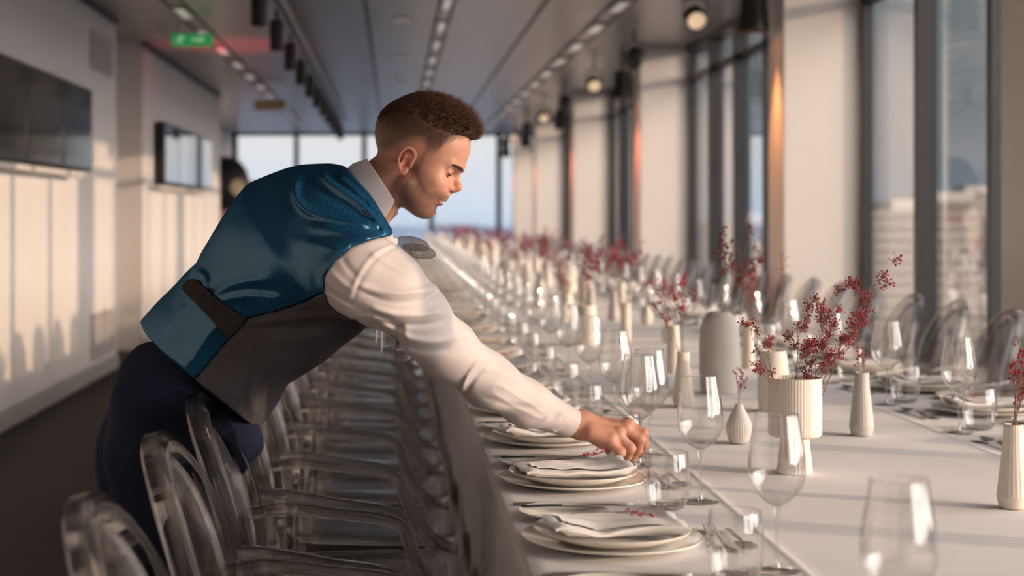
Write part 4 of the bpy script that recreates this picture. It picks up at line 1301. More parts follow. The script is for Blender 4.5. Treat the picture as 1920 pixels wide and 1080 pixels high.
TORSO = [J(360, 735, 3.47, 118), J(388, 698, 3.45, 126), J(442, 634, 3.40, 121), J(522, 543, 3.33, 143), J(582, 474, 3.27, 157), J(638, 424, 3.25, 100), J(690, 374, 3.23, 60)]
TY = [1.18, 1.15, 1.12, 1.10, 1.08, 1.45, 1.0]
SH_R, SH_L = J(668, 512, 3.07, 78), J(575, 432, 3.44, 78)
ARM_R = [J(668, 510, 3.08, 80), J(716, 546, 3.09, 75), J(775, 592, 3.13, 61.5), J(838, 655, 3.21, 52), J(915, 713, 3.29, 47), J(985, 755, 3.36, 40), J(1066, 792, 3.43, 31)]
ARM_L = [J(575, 432, 3.44, 78), J(640, 500, 3.52, 62), J(690, 560, 3.52, 50), J(715, 560, 3.47, 44), J(748, 548, 3.42, 33)]

def torso(f, grow, k=0.04, upto=7):
    for i in range(upto-1):
        (p, r), (q, s) = TORSO[i], TORSO[i+1]
        f.add(*cone(p, q, r+grow, s+grow, TY[i]), k=k)
def chain(f, js, grow, k=0.02, scale=1.0):
    for (p, r), (q, s) in zip(js[:-1], js[1:]): f.add(*cone(p, q, r*scale+grow, s*scale+grow), k=k)

# ---- folds: lines in the cloth, drawn by their place in the picture, raising or sinking the surface
def folds(lines, ymax):
    def fn(X, Y, Z):
        px, py = PXY(X, Y, Z)
        d = np.zeros(X.shape)
        for pts, amp, wid in lines:
            c = [tuple(v)[:2] for v in catmull([(a, b, 0) for a, b in pts], 4)] if len(pts) > 2 else pts
            q = np.array(c); m = wid*3
            msk = (px > q[:, 0].min()-m) & (px < q[:, 0].max()+m) & (py > q[:, 1].min()-m) & (py < q[:, 1].max()+m) & (Y < ymax)
            if not msk.any(): continue
            dd = poly_sd(px[msk], py[msk], c, False)
            # fade at both ends
            e0 = np.hypot(px[msk]-c[0][0], py[msk]-c[0][1]); e1 = np.hypot(px[msk]-c[-1][0], py[msk]-c[-1][1])
            fade = np.clip(np.minimum(e0, e1)/(wid*2.5)+0.25, 0, 1)
            d[msk] += amp*np.exp(-(dd/wid)**2)*fade
        return d
    return fn

# ---------------- head frame: u forward, w across (towards the camera is negative y), v up
HY = 3.22
EAR = W(770, 310, HY)
SCL = HY/3.2
TILT = math.radians(27)
HU = np.array([math.cos(TILT), 0, -math.sin(TILT)]); HV = np.array([math.sin(TILT), 0, math.cos(TILT)])
HTURN = math.radians(-5)      # the face turned very slightly towards the camera
def hl(X, Y, Z):
    x, y, z = (X-EAR.x)/SCL, (Y-HY)/SCL, (Z-EAR.z)/SCL
    u = x*HU[0]+z*HU[2]; v = x*HV[0]+z*HV[2]; w = y
    c, s = math.cos(HTURN), math.sin(HTURN)
    return u*c+w*s, -u*s+w*c, v
def hw(u, w, v):
    c, s = math.cos(HTURN), math.sin(HTURN)
    u, w = u*c-w*s, u*s+w*c
    return (EAR.x+SCL*(u*HU[0]+v*HV[0]), HY+SCL*w, EAR.z+SCL*(u*HU[2]+v*HV[2]))
mm = 0.001
def hell(c, r, rot=0.0):
    """ellipsoid in the head frame (millimetres), turned by rot in the u-v plane"""
    c = [a*mm for a in c]; r = [a*mm for a in r]
    cs, sn = math.cos(rot), math.sin(rot)
    def fn(X, Y, Z):
        u, w, v = hl(X, Y, Z)
        a, b, e = u-c[0], w-c[1], v-c[2]
        a, e = a*cs+e*sn, -a*sn+e*cs
        k0 = np.sqrt((a/r[0])**2+(b/r[1])**2+(e/r[2])**2)+1e-6
        k1 = np.sqrt((a/r[0]**2)**2+(b/r[1]**2)**2+(e/r[2]**2)**2)+1e-6
        return (k0*(k0-1)/k1*SCL).astype(np.float32)
    p = hw(*c); R = max(r)*1.1*SCL
    return fn, [q-R for q in p], [q+R for q in p]
def hcap(a, b, ra, rb):
    return cone(hw(*[q*mm for q in a]), hw(*[q*mm for q in b]), ra*mm*SCL, rb*mm*SCL)

def head_shape(f):
    f.add(*hell((-8, 0, 55), (92, 74, 79)), k=0.01)                 # skull
    f.add(*hell((44, 0, 62), (48, 60, 52)), k=0.03)                 # forehead
    f.add(*hell((42, 0, -2), (48, 57, 66)), k=0.03)                 # face
    f.add(*hell((44, 0, -46), (41, 46, 33), 0.35), k=0.025)         # jaw
    for s in (-1, 1):
        f.add(*hcap((14, s*55, -36), (58, s*24, -68), 15, 13), k=0.025)   # jaw line
        f.add(*hell((56, s*44, -8), (24, 18, 16)), k=0.025)         # cheekbone
        f.add(*hcap((86, s*12, 38.5), (71, s*44, 37), 8.5, 7.5), k=0.012)     # brow
        f.add(*hcap((95, s*7, -4), (92, s*11, -5), 7, 7), k=0.006)    # nostril wings
    f.add(*hell((86, 0, 41), (11, 16, 8)), k=0.012)                 # between the brows
    f.add(*hell((69, 0, -66), (15, 18, 13)), k=0.018)               # chin
    f.add(*hcap((85.5, 0, 27), (104, 0, 6), 6.0, 6.8), k=0.010)       # nose bridge
    f.add(*hell((103.5, 0, 3), (8.5, 9.5, 8)), k=0.008)             # nose tip
    f.add(*hcap((97, 0, -6), (86, 0, -16), 6, 8), k=0.008)          # columella to lip
    f.add(*hell((80, 0, -26), (13, 26, 15)), k=0.014)               # muzzle
    for s in (-1, 1):
        f.cut(*hell((89, s*37, 19.5), (22, 23, 12.0)), k=0.009)       # eye sockets
        f.cut(*hell((94, s*8.2, -11.5), (4, 3, 2.4)), k=0.003)        # nostrils
        f.add(*hell((69.0, s*31, 19.5), (13.2, 14.5, 11.5)), k=0.004)         # lids over the eyeballs
        f.add(*hcap((82.0, s*22, 25.5), (73, s*44, 26), 2.6, 2.4), k=0.004)  # upper lid ridge
    f.add(*hcap((88.5, -9, -31), (88.5, 9, -31), 4.3, 4.3), k=0.006)  # lips
    f.add(*hcap((86.5, -9, -40), (86.5, 9, -40), 4.8, 4.8), k=0.006)
    for s in (-1, 1):
        f.add(*hcap((88, s*8, -31.5), (79, s*22, -36), 4, 2.5), k=0.006)
        f.add(*hcap((86, s*8, -40), (79, s*21, -37), 4, 2.5), k=0.006)
    f.cut(*hcap((93, -12, -35.6), (93, 12, -35.6), 2.6, 2.6), k=0.003)
    for s in (-1, 1): f.cut(*hcap((93, s*11, -35.6), (83, s*23, -36.6), 2.4, 1.4), k=0.003)
    f.cut(*hell((88, 0, -51), (7, 16, 5)), k=0.008)                 # hollow above the chin
    # ears
    for s in (-1, 1):
        E = lambda u, v: (u*0.88-1, s*(74+0.08*abs(v)+(-u)*0.28), v*0.88)
        rimp = [(8, 4), (9, 16), (3, 27), (-8, 31), (-18, 26), (-22, 13), (-20, -2), (-14, -15), (-6, -24), (1, -27), (5, -20)]
        rimp = [(q.x, q.z) for q in catmull([(a_, 0, b_) for a_, b_ in rimp], 4)]
        for a, b in zip(rimp[:-1], rimp[1:]):
            f.add(*hcap(E(*a), E(*b), 2.9, 2.9), k=0.0025)
        f.add(*hell((-6, s*70, 3), (13.5, 5.5, 24), 0.15), k=0.005)
        f.add(*hell((0, s*74, -18), (6, 4, 7)), k=0.006)            # lobe
        f.add(*hcap(E(-12, -10), E(-11, 12), 2.2, 2.2), k=0.002)       # inner fold
        f.cut(*hell((-3, s*78, -1), (7.0, 9, 10), 0.1), k=0.002)       # bowl
        f.cut(*hell((-8, s*79, 18), (6.0, 6, 5.5), 0.5), k=0.002)
        f.cut(*hell((-15.5, s*80, 4), (2.2, 5, 11), 0.1), k=0.002)
        f.add(*hell((7, s*74, -3), (4, 4, 6)), k=0.004)             # tragus

# ---------------- hands: joints by picture position
HAND_R = {
    'palm': [((1066, 791, 3.430), (1090, 797, 3.437), .0275, .0285), ((1090, 797, 3.437), (1112, 806, 3.437), .0285, .026), ((1092, 796, 3.445), (1120, 803, 3.452), .025, .024)],
    'meta': [((1108, 812, 3.41), (1143, 826, 3.405), .018, .0145), ((1106, 806, 3.42), (1158, 816, 3.42), .019, .0145), ((1104, 800, 3.44), (1172, 804, 3.442), .018, .0145), ((1104, 796, 3.455), (1176, 797, 3.465), .016, .0138)],
    'fingers': [
        [((1143, 826, 3.405), .0132), ((1162, 849, 3.398), .0112), ((1150, 853, 3.415), .0100), ((1140, 843, 3.425), .0088)],
        [((1158, 816, 3.420), .0136), ((1181, 841, 3.412), .0118), ((1176, 855, 3.430), .0105), ((1163, 852, 3.442), .0092)],
        [((1172, 804, 3.442), .0138), ((1199, 824, 3.438), .0122), ((1196, 843, 3.450), .0106), ((1186, 857, 3.462), .0094)],
        [((1176, 797, 3.465), .0134), ((1205, 813, 3.462), .0118), ((1209, 834, 3.470), .0104), ((1200, 851, 3.480), .0090)]],
    'thumb': [((1098, 808, 3.455), .018), ((1128, 828, 3.470), .015), ((1156, 842, 3.485), .0122), ((1180, 848, 3.492), .0098)],
}
def hand(f, H):
    for a, b, ra, rb in H['palm']: f.add(*cone(W(*a), W(*b), ra, rb), k=0.016)
    for a, b, ra, rb in H['meta']: f.add(*cone(W(*a), W(*b), ra, rb), k=0.010)
    for fg in H['fingers']+[H['thumb']]:
        for i in range(len(fg)-1):
            f.add(*cone(W(*fg[i][0]), W(*fg[i+1][0]), fg[i][1], fg[i+1][1]), k=0.0035 if i else 0.006)
    for fg in H['fingers']:                                        # knuckles
        p, r = W(*fg[0][0]), fg[0][1]
        f.add(*cone(p+Vector((0.002, 0, 0.002)), p+Vector((0.003, 0, 0.003)), r*0.98, r*0.98), k=0.006)
        p, r = W(*fg[1][0]), fg[1][1]
        f.add(*cone(p+Vector((0.0005, 0, 0.001)), p+Vector((0.001, 0, 0.001)), r*1.03, r*1.03), k=0.004)
# left hand, pinching the two upturned glasses behind the right arm
def left_hand_joints():
    base = W(748, 548, 3.42)
    g1 = W(775, 455, 3.46).lerp(W(727, 668, 3.44), 0.36); g2 = W(786, 470, 3.40).lerp(W(740, 668, 3.38), 0.33)
    mid = (g1+g2)/2
    H = {'palm': [], 'meta': [], 'fingers': []}
    kn = [mid+Vector((0.010, -0.035+0.022*i, 0.006-0.004*abs(i-1.5))) for i in range(4)]
    return base, kn, g1, g2
LB, LKN, LG1, LG2 = left_hand_joints()
def hand_left(f):
    f.add(*cone(LB-Vector((0.03, -0.01, -0.0)), LB+Vector((0.01, 0, 0.004)), .027, .026), k=0.012)
    for i, p in enumerate(LKN):
        f.add(*cone(LB+Vector((0.0, -0.016+0.011*i, 0.0)), p, .019, .0125), k=0.010)
        q = p+Vector((0.028, 0.004*(1.5-i), -0.014)); r_ = q+Vector((0.002, 0.002*(1.5-i), -0.026)); s_ = r_+Vector((-0.012, 0, -0.014))
        f.add(*cone(p, q, .0122, .0108), k=0.005); f.add(*cone(q, r_, .0108, .0096), k=0.004); f.add(*cone(r_, s_, .0096, .0084), k=0.004)
    t0 = LB+Vector((0.0, -0.028, -0.012)); t1 = t0+Vector((0.03, -0.012, -0.018)); t2 = t1+Vector((0.025, 0.012, -0.010))
    f.add(*cone(LB, t0, .018, .015), k=0.008); f.add(*cone(t0, t1, .0145, .0122), k=0.005); f.add(*cone(t1, t2, .0122, .0095), k=0.004)

# legs
LEG_R = [J(335, 742, 3.42, 96), J(300, 850, 3.43, 84), J(288, 1120, 3.44, 58), J(262, 1300, 3.46, 52), J(245, 1500, 3.46, 38)]
LEG_L = [J(322, 742, 3.60, 92), J(282, 850, 3.60, 84), J(248, 1100, 3.62, 56), J(215, 1280, 3.62, 50), J(188, 1465, 3.62, 38)]

# ---------------- body: one continuous surface, finer round the head and the hand
fx = axis((-0.70, -0.10, 0.012), (-0.10, 0.185, 0.0021), (0.185, 0.36, 0.008), (0.36, 0.575, 0.0019))
fy = axis((2.92, 3.12, 0.012), (3.12, 3.325, 0.0025), (3.325, 3.375, 0.006), (3.375, 3.515, 0.002), (3.515, 3.80, 0.012))
fz = axis((-0.01, 0.755, 0.016), (0.755, 0.905, 0.0019), (0.905, 1.27, 0.010), (1.27, 1.575, 0.0021))
B = Field(fx, fy, fz)
for i_ in range(6):
    (p_, r_0), (q_, r_1) = TORSO[i_], TORSO[i_+1]
    sh_ = (0.055, 0.055, 0.045, 0.02, 0.02, 0.02)[i_]
    B.add(*cone(p_, q_, r_0-sh_, r_1-sh_, 1.0), k=0.04)
B.add(*cone(W(686, 378, 3.23), W(652, 412, 3.24), 0.052, 0.066), k=0.02)
head_shape(B)
B.add(*cone(W(738, 328, HY), W(668, 384, 3.235), 0.052, 0.057), k=0.014)            # neck
B.add(*cone(W(762, 348, HY-0.045), W(722, 402, HY-0.02), 0.012, 0.014), k=0.018)      # neck muscle
chain(B, ARM_R, -0.012, 0.02); chain(B, ARM_L, -0.012, 0.02)
chain(B, LEG_R, -0.012, 0.03); chain(B, LEG_L, -0.012, 0.03)
for L in (LEG_R, LEG_L):
    a = L[-1][0]; B.add(*cone(a+Vector((-0.02, 0, -0.04)), a+Vector((0.13, -0.01, -0.075)), 0.035, 0.03), k=0.02)
hand(B, HAND_R)
hand_left(B)
me_body, PB = B.mesh('body', None, 1)
del B
# real colouring that belongs to the skin: beard shadow and clipped hair, as vertex attributes
U, Wd, Vv = [a/mm for a in hl(PB[:, 0], PB[:, 1], PB[:, 2])]
def sstep(a, b, x):
    t = np.clip((x-a)/(b-a), 0, 1); return t*t*(3-2*t)
inhead = (np.abs(U) < 130) & (np.abs(Wd) < 95) & (Vv > -100) & (Vv < 160)
# beard: along the jaw, chin and above the lip
jaw_top = np.interp(U, [2, 20, 45, 62, 78, 100], [24, 2, -22, -31, -22, -14])
beard = sstep(6, -10, Vv-jaw_top)*sstep(4, 18, U)*sstep(-92, -84, Vv)*inhead
lips = np.exp(-(((U-88)/8)**2+((Vv+35.5)/7)**2))*(np.abs(Wd) < 20)*inhead
beard *= (1-np.clip(lips*1.3, 0, 1))*np.where((np.abs(Vv+15) < 6) & (U > 92), 0.2, 1)
side = sstep(10, 22, U)*sstep(30, 20, U)*sstep(-10, 4, Vv)*0.5
# clipped hair: upper skull, a fading edge round the ear and the nape
hair_low = np.interp(U, [-110, -85, -55, -30, -12, 6, 24, 40, 50, 62, 75, 90], [-34, -30, -14, 10, 30, 34, 22, 34, 62, 78, 88, 94])
clip = sstep(-4, 34, Vv-hair_low)*inhead
clip = np.maximum(clip, side*inhead)
nearear = np.exp(-(((U+6)/20)**2+((Vv-2)/30)**2))*(np.abs(Wd) > 66)*inhead
clip *= (1-np.clip(nearear*1.3, 0, 1))
red = np.clip(nearear+0.7*np.exp(-(((U-103)/10)**2+((Vv-2)/10)**2)), 0, 1)*inhead
for nm, arr in (('beard', beard), ('clipped', clip), ('flush', red), ('lips', lips)):
    at = me_body.attributes.new(nm, 'FLOAT', 'POINT'); at.data.foreach_set('value', np.asarray(arr, dtype=np.float32))
def skin_mat():
    m, nt, out = nodes('skin')
    b = N(nt, 'ShaderNodeBsdfPrincipled', Roughness=0.48)
    b.inputs['Specular IOR Level'].default_value = 0.4
    b.inputs['Subsurface Weight'].default_value = 0.12
    b.inputs['Subsurface Radius'].default_value = (0.010, 0.0035, 0.0018)
    b.inputs['Subsurface Scale'].default_value = 0.8
    tc = N(nt, 'ShaderNodeTexCoord')
    n1 = N(nt, 'ShaderNodeTexNoise', Scale=45.0, Detail=4.0); nt.links.new(tc.outputs['Object'], n1.inputs['Vector'])
    n2 = N(nt, 'ShaderNodeTexNoise', Scale=900.0, Detail=2.0); nt.links.new(tc.outputs['Object'], n2.inputs['Vector'])
    base = N(nt, 'ShaderNodeMix', data_type='RGBA'); base.inputs[6].default_value = (0.48, 0.235, 0.160, 1); base.inputs[7].default_value = (0.60, 0.32, 0.228, 1)
    nt.links.new(n1.outputs['Fac'], base.inputs[0])
    cur = base.outputs[2]
    def layer(cur, attr, col, gain, mod=None):
        a = N(nt, 'ShaderNodeAttribute', attribute_name=attr)
        f = N(nt, 'ShaderNodeMath', operation='MULTIPLY', use_clamp=True); f.inputs[1].default_value = gain
        nt.links.new(a.outputs['Fac'], f.inputs[0])
        o = f.outputs[0]
        if mod is not None:
            g = N(nt, 'ShaderNodeMath', operation='MULTIPLY', use_clamp=True); nt.links.new(o, g.inputs[0]); nt.links.new(mod, g.inputs[1]); o = g.outputs[0]
        mx = N(nt, 'ShaderNodeMix', data_type='RGBA'); mx.inputs[7].default_value = (*col, 1)
        nt.links.new(o, mx.inputs[0]); nt.links.new(cur, mx.inputs[6])
        return mx.outputs[2]
    sp = N(nt, 'ShaderNodeMapRange'); sp.inputs['From Min'].default_value = 0.35; sp.inputs['From Max'].default_value = 0.62; sp.inputs['To Min'].default_value = 0.68; sp.inputs['To Max'].default_value = 1.0
    nt.links.new(n2.outputs['Fac'], sp.inputs['Value'])
    cur = layer(cur, 'flush', (0.62, 0.15, 0.10), 0.55)
    cur = layer(cur, 'lips', (0.42, 0.15, 0.125), 0.6)
    cur = layer(cur, 'beard', (0.115, 0.060, 0.040), 0.74, sp.outputs[0])
    cur = layer(cur, 'clipped', (0.060, 0.030, 0.019), 0.95, sp.outputs[0])
    nt.links.new(cur, b.inputs['Base Color'])
    bp = N(nt, 'ShaderNodeBump', Strength=0.25, Distance=0.0006); nt.links.new(n2.outputs['Fac'], bp.inputs['Height']); nt.links.new(bp.outputs[0], b.inputs['Normal'])
    nt.links.new(b.outputs[0], out.inputs['Surface'])
    return m
M['skin'] = skin_mat()
me_body.materials.append(M['skin'])

MAN = empty('person', (-0.50, 3.5, 0.0), 'person with short brown hair in a blue-backed grey waistcoat leaning over the table setting glasses', 'person')
def child(name, me, parent=None, shift=True):
    """a mesh whose points are given in the hall, parented to the waiter"""
    o = bpy.data.objects.new(name, me); link(o, parent or MAN)
    if (parent or MAN) is MAN: o.location = -MAN.location
    return o
body = child('body', me_body)

# eyes, brows and hair
M['lash'] = pbr('lash', (0.02, 0.012, 0.01), 0.6)
M['hair'] = pbr('brown_hair', (0.060, 0.028, 0.017), 0.62, spec=0.25, noise=(60, 0.35))
M['brow'] = pbr('brow_hair', (0.085, 0.045, 0.030), 0.6, noise=(60, 0.3))
M['eye'] = pbr('eye_dark', (0.05, 0.035, 0.03), 0.1, noise=(200, 0.3))
def strands(roots, dirs, lens, rad, curl=0.0, bend=None):
    """thin tapering hairs as three-sided tubes"""
    V, Fs = [], []
    for p, d, L in zip(roots, dirs, lens):
        a = np.cross(d, [0.3, 0.9, 0.2]); a /= np.linalg.norm(a)+1e-9; b = np.cross(d, a)
        p1 = p+d*L*0.5; p2 = p+d*L+(bend*L*0.35 if bend is not None else 0)
        n = len(V)
        for q, r in ((p, rad), (p1, rad*0.8)):
            for k in range(3):
                t = 2*math.pi*k/3
                V.append(q+r*(a*math.cos(t)+b*math.sin(t)))
        V.append(p2)
        for k in range(3):
            l = (k+1) % 3
            Fs.append((n+k, n+l, n+3+l, n+3+k)); Fs.append((n+3+k, n+3+l, n+6))
    return V, Fs
nbod = np.empty(len(me_body.vertices)*3); me_body.vertices.foreach_get('normal', nbod); nbod = nbod.reshape(-1, 3)
def hvec(u, w, v): return np.array(hw(u*mm, w*mm, v*mm))-np.array(hw(0, 0, 0))
def on_skin(mask, count, jitter=0.0006):
    idx = RNG.choice(np.flatnonzero(mask), count)
    return idx, PB[idx]+RNG.normal(0, jitter, (count, 3))
for s in (-1, 1):
    c = hw(0.0688, s*0.031, 0.0190)
    e = MB().sphere(c, 0.0134*SCL, 20, 14).build('eye', M['eye'], MAN); e.location = -MAN.location
    SW = s*Wd
    # lashes: a line along the lowered upper lid, resting on the skin
    pts = []
    for w0 in np.linspace(21.5, 44.5, 12):
        lid = np.interp(w0, [20, 26, 33, 40, 45], [19.6, 17.4, 16.6, 17.8, 19.6])
        m_ = inhead & (U > 55) & (np.abs(SW-w0) < 1.8) & (np.abs(Vv-lid) < 1.6)
        if m_.any(): pts.append(np.array(hw((U[m_].max()+0.4)*mm, s*(w0+0.4)*mm, lid*mm)))
    pts = [(pts[max(0, k-1)]+pts[k]+pts[min(len(pts)-1, k+1)])/3 for k in range(len(pts))]
    n_ = len(pts)
    mb_ = MB().sweep([Vector(q) for q in pts], [0.0004+0.0007*math.sin(math.pi*min(1, (k+0.6)/n_)) for k in range(n_)], 6)
    rt = np.repeat(np.array(pts), 5, 0)+RNG.normal(0, 0.0005, (n_*5, 3))
    dr = np.tile(hvec(8, 0, -5)*80, (n_*5, 1))+np.array([0, s*0.25, 0])+RNG.normal(0, 0.1, (n_*5, 3)); dr /= np.linalg.norm(dr, axis=1)[:, None]
    mb_.add(*strands(rt, dr, RNG.uniform(0.0015, 0.003, n_*5), 0.00018))
    l = mb_.build('eyelash', M['lash'], MAN, angle=None); l.location = -MAN.location
    # brow
    cen_ = np.interp(SW, [8, 28, 50], [35.0, 38.0, 36.0]); half = np.interp(SW, [8, 25, 50], [2.2, 2.6, 1.2])
    idx, rt = on_skin(inhead & (U > 55) & (SW > 8) & (SW < 50) & (np.abs(Vv-cen_) < half), 1000)
    dr = nbod[idx]*0.22+hvec(-6, s*8, 2.0)*90+RNG.normal(0, 0.14, (1000, 3)); dr /= np.linalg.norm(dr, axis=1)[:, None]
    V, Fs = strands(rt, dr, RNG.uniform(0.003, 0.006, 1000), 0.00024)
    b_ = MB().add(V, Fs).build('eyebrow', M['brow'], MAN, angle=None); b_.location = -MAN.location
# stubble
bw = beard*(np.abs(Wd) > -1); cand = np.flatnonzero(bw > 0.2)
idx = RNG.choice(cand, 7000, p=bw[cand]/bw[cand].sum())
dr = nbod[idx]*0.7+hvec(2, 0, -8)*70+RNG.normal(0, 0.3, (7000, 3)); dr /= np.linalg.norm(dr, axis=1)[:, None]
V, Fs = strands(PB[idx]+RNG.normal(0, 0.0008, (7000, 3)), dr, RNG.uniform(0.0008, 0.0024, 7000), 0.00017)
st_ = MB().add(V, Fs).build('stubble', M['brow'], MAN, angle=None); st_.location = -MAN.location

# hair: a shaped cap grown over the top plus clipped strands combed forward into a quiff
HF = Field(axis((-0.10, 0.185, 0.0025)), axis((HY-0.095, HY+0.095, 0.003)), axis((1.33, 1.575, 0.0025)))
HF.add(*hell((-8.5, 0, 57), (93.6, 75, 80.6)), k=0.01)
HF.add(*hell((40, 0, 66), (50, 60, 54)), k=0.03)
HF.add(*hell((12, 0, 109), (76, 54, 41), -0.06), k=0.02)
HF.add(*hell((72, 0, 105), (18, 36, 14), -0.45), k=0.014)
def hair_trim(X, Y, Z, F):
    u, w, v = [a/mm for a in hl(X, Y, Z)]
    low = np.interp(u, [-110, -98, -80, -50, -10, 20, 50, 70, 80, 100], [30, 48, 66, 78, 80, 78, 82, 90, 95, 97])
    a = np.abs(w)
    F = smax(F, (low+6-v)*mm*0.30, 0.006)
    ridge = 0.0016*np.sin(u*0.25+w*0.55+2*np.sin(v*0.09))+0.0012*np.sin(u*0.55-w*0.8+v*0.2)
    return F-ridge*np.clip((v-low)/25, 0, 1)
HF.apply(hair_trim)
me_hair, PH = HF.mesh('hair', M['hair'], 1)
hair = child('hair', me_hair)
tri = np.array([list(p.vertices)[:3] for p in me_hair.polygons])
nrm = np.array([list(p.normal) for p in me_hair.polygons]); cen = PH[tri].mean(1)
u_, w_, v_ = [a/mm for a in hl(cen[:, 0], cen[:, 1], cen[:, 2])]
low_ = np.interp(u_, [-110, -98, -80, -50, -10, 20, 50, 70, 80, 100], [30, 48, 66, 78, 80, 78, 82, 90, 95, 97])
okm = (v_ > low_-3) & (nrm[:, 2] > -0.75)
pick = RNG.choice(np.flatnonzero(okm), 15000)
FW = np.array(hw(0.01, 0, 0.004))-np.array(hw(0, 0, 0)); FW /= np.linalg.norm(FW)
UPV = np.array(hw(0, 0, 0.01))-np.array(hw(0, 0, 0)); UPV /= np.linalg.norm(UPV)
dr = nrm[pick]*0.55+FW*0.75+RNG.normal(0, 0.22, (len(pick), 3)); dr /= np.linalg.norm(dr, axis=1)[:, None]
clump = 0.5+0.5*np.sin(cen[pick][:, 0]*330+cen[pick][:, 1]*260+2*np.sin(cen[pick][:, 1]*150))
ln = (0.004+0.013*sstep(0, 34, v_[pick]-low_[pick])*sstep(-90, 40, u_[pick])+0.006*clump*sstep(10, 70, u_[pick]))*RNG.uniform(0.55, 1.25, len(pick))
V, Fs = strands(cen[pick]-nrm[pick]*0.001, dr, ln, 0.00042, bend=UPV*0.5)
hs = MB().add(V, Fs).build('hair_strands', M['hair'], hair, smooth=True, angle=None)

# short clipped hair on the sides and nape
tri = np.array([p.vertices[0] for p in me_body.polygons]); nb = np.empty(len(me_body.polygons)*3); me_body.polygons.foreach_get('normal', nb); nb = nb.reshape(-1, 3)
wgt = clip[tri]*(np.interp(Vv[tri], [0, 30, 80, 110], [0.35, 0.6, 1.5, 1.2])); cand = np.flatnonzero(wgt > 0.12)
pick = RNG.choice(cand, 26000, p=wgt[cand]/wgt[cand].sum())
dr = nb[pick]*0.5-UPV*0.55+FW*-0.1+RNG.normal(0, 0.25, (len(pick), 3)); dr /= np.linalg.norm(dr, axis=1)[:, None]
ln = (0.0010+0.0040*sstep(25, 85, Vv[tri][pick]))*RNG.uniform(0.6, 1.2, len(pick))
V, Fs = strands(PB[tri[pick]]+RNG.normal(0, 0.0011, (len(pick), 3)), dr, ln, 0.00019)
MB().add(V, Fs).build('clipped_hair', M['hair'], hair, smooth=True, angle=None)

# ---------------- cloth materials
def satin_mat():
    m, nt, out = nodes('blue_satin')
    b = N(nt, 'ShaderNodeBsdfDiffuse')
    gl = N(nt, 'ShaderNodeBsdfGlossy', Color=(0.36, 0.62, 0.85, 1), Roughness=0.25)
    ms = N(nt, 'ShaderNodeMixShader'); ms.inputs[0].default_value = 0.10
    nt.links.new(b.outputs[0], ms.inputs[1]); nt.links.new(gl.outputs[0], ms.inputs[2])
    tc = N(nt, 'ShaderNodeTexCoord')
    mp = N(nt, 'ShaderNodeMapping'); mp.inputs['Rotation'].default_value = (0, 0, math.radians(20)); mp.inputs['Scale'].default_value = (250, 250, 250)
    sx = N(nt, 'ShaderNodeSeparateXYZ'); cx_ = N(nt, 'ShaderNodeCombineXYZ')
    nt.links.new(tc.outputs['Object'], sx.inputs[0]); nt.links.new(sx.outputs['X'], cx_.inputs['X']); nt.links.new(sx.outputs['Z'], cx_.inputs['Y'])
    nt.links.new(cx_.outputs[0], mp.inputs[0])
    vo = N(nt, 'ShaderNodeTexVoronoi', voronoi_dimensions='2D', Scale=1.0, Randomness=0.0); nt.links.new(mp.outputs[0], vo.inputs['Vector'])
    r = N(nt, 'ShaderNodeValToRGB')
    r.color_ramp.elements[0].position = 0.30; r.color_ramp.elements[0].color = (0.012, 0.080, 0.175, 1)
    r.color_ramp.elements[1].position = 0.58; r.color_ramp.elements[1].color = (0.003, 0.020, 0.050, 1)
    nt.links.new(vo.outputs['Distance'], r.inputs[0]); nt.links.new(r.outputs[0], b.inputs['Color'])
    bp = N(nt, 'ShaderNodeBump', Strength=0.15, Distance=0.0005); nt.links.new(vo.outputs['Distance'], bp.inputs['Height']); nt.links.new(bp.outputs[0], b.inputs['Normal']); nt.links.new(bp.outputs[0], gl.inputs['Normal'])
    nt.links.new(ms.outputs[0], out.inputs['Surface'])
    return m
M['satin'] = satin_mat()
M['charcoal'] = pbr('charcoal_wool', (0.085, 0.079, 0.086), 0.9, spec=0.0, noise=(600, 0.5), bump=(900, 0.35, 0.0006))
M['strap'] = pbr('dark_strap_wool', (0.045, 0.041, 0.042), 0.8, spec=0.0, noise=(600, 0.4), bump=(900, 0.3, 0.0006))
M['shirt'] = pbr('white_shirt', (0.57, 0.515, 0.505), 0.7, noise=(700, 0.03), bump=(1400, 0.12, 0.0003), sheen=0.2)
M['trousers'] = pbr('navy_trousers', (0.017, 0.022, 0.042), 0.8, spec=0.05, noise=(400, 0.2), bump=(900, 0.2, 0.0004))
M['shoe'] = pbr('black_leather', (0.01, 0.01, 0.01), 0.25, noise=(30, 0.1))
M['button'] = pbr('pearl_button', (0.72, 0.66, 0.60), 0.25, noise=(60, 0.05))

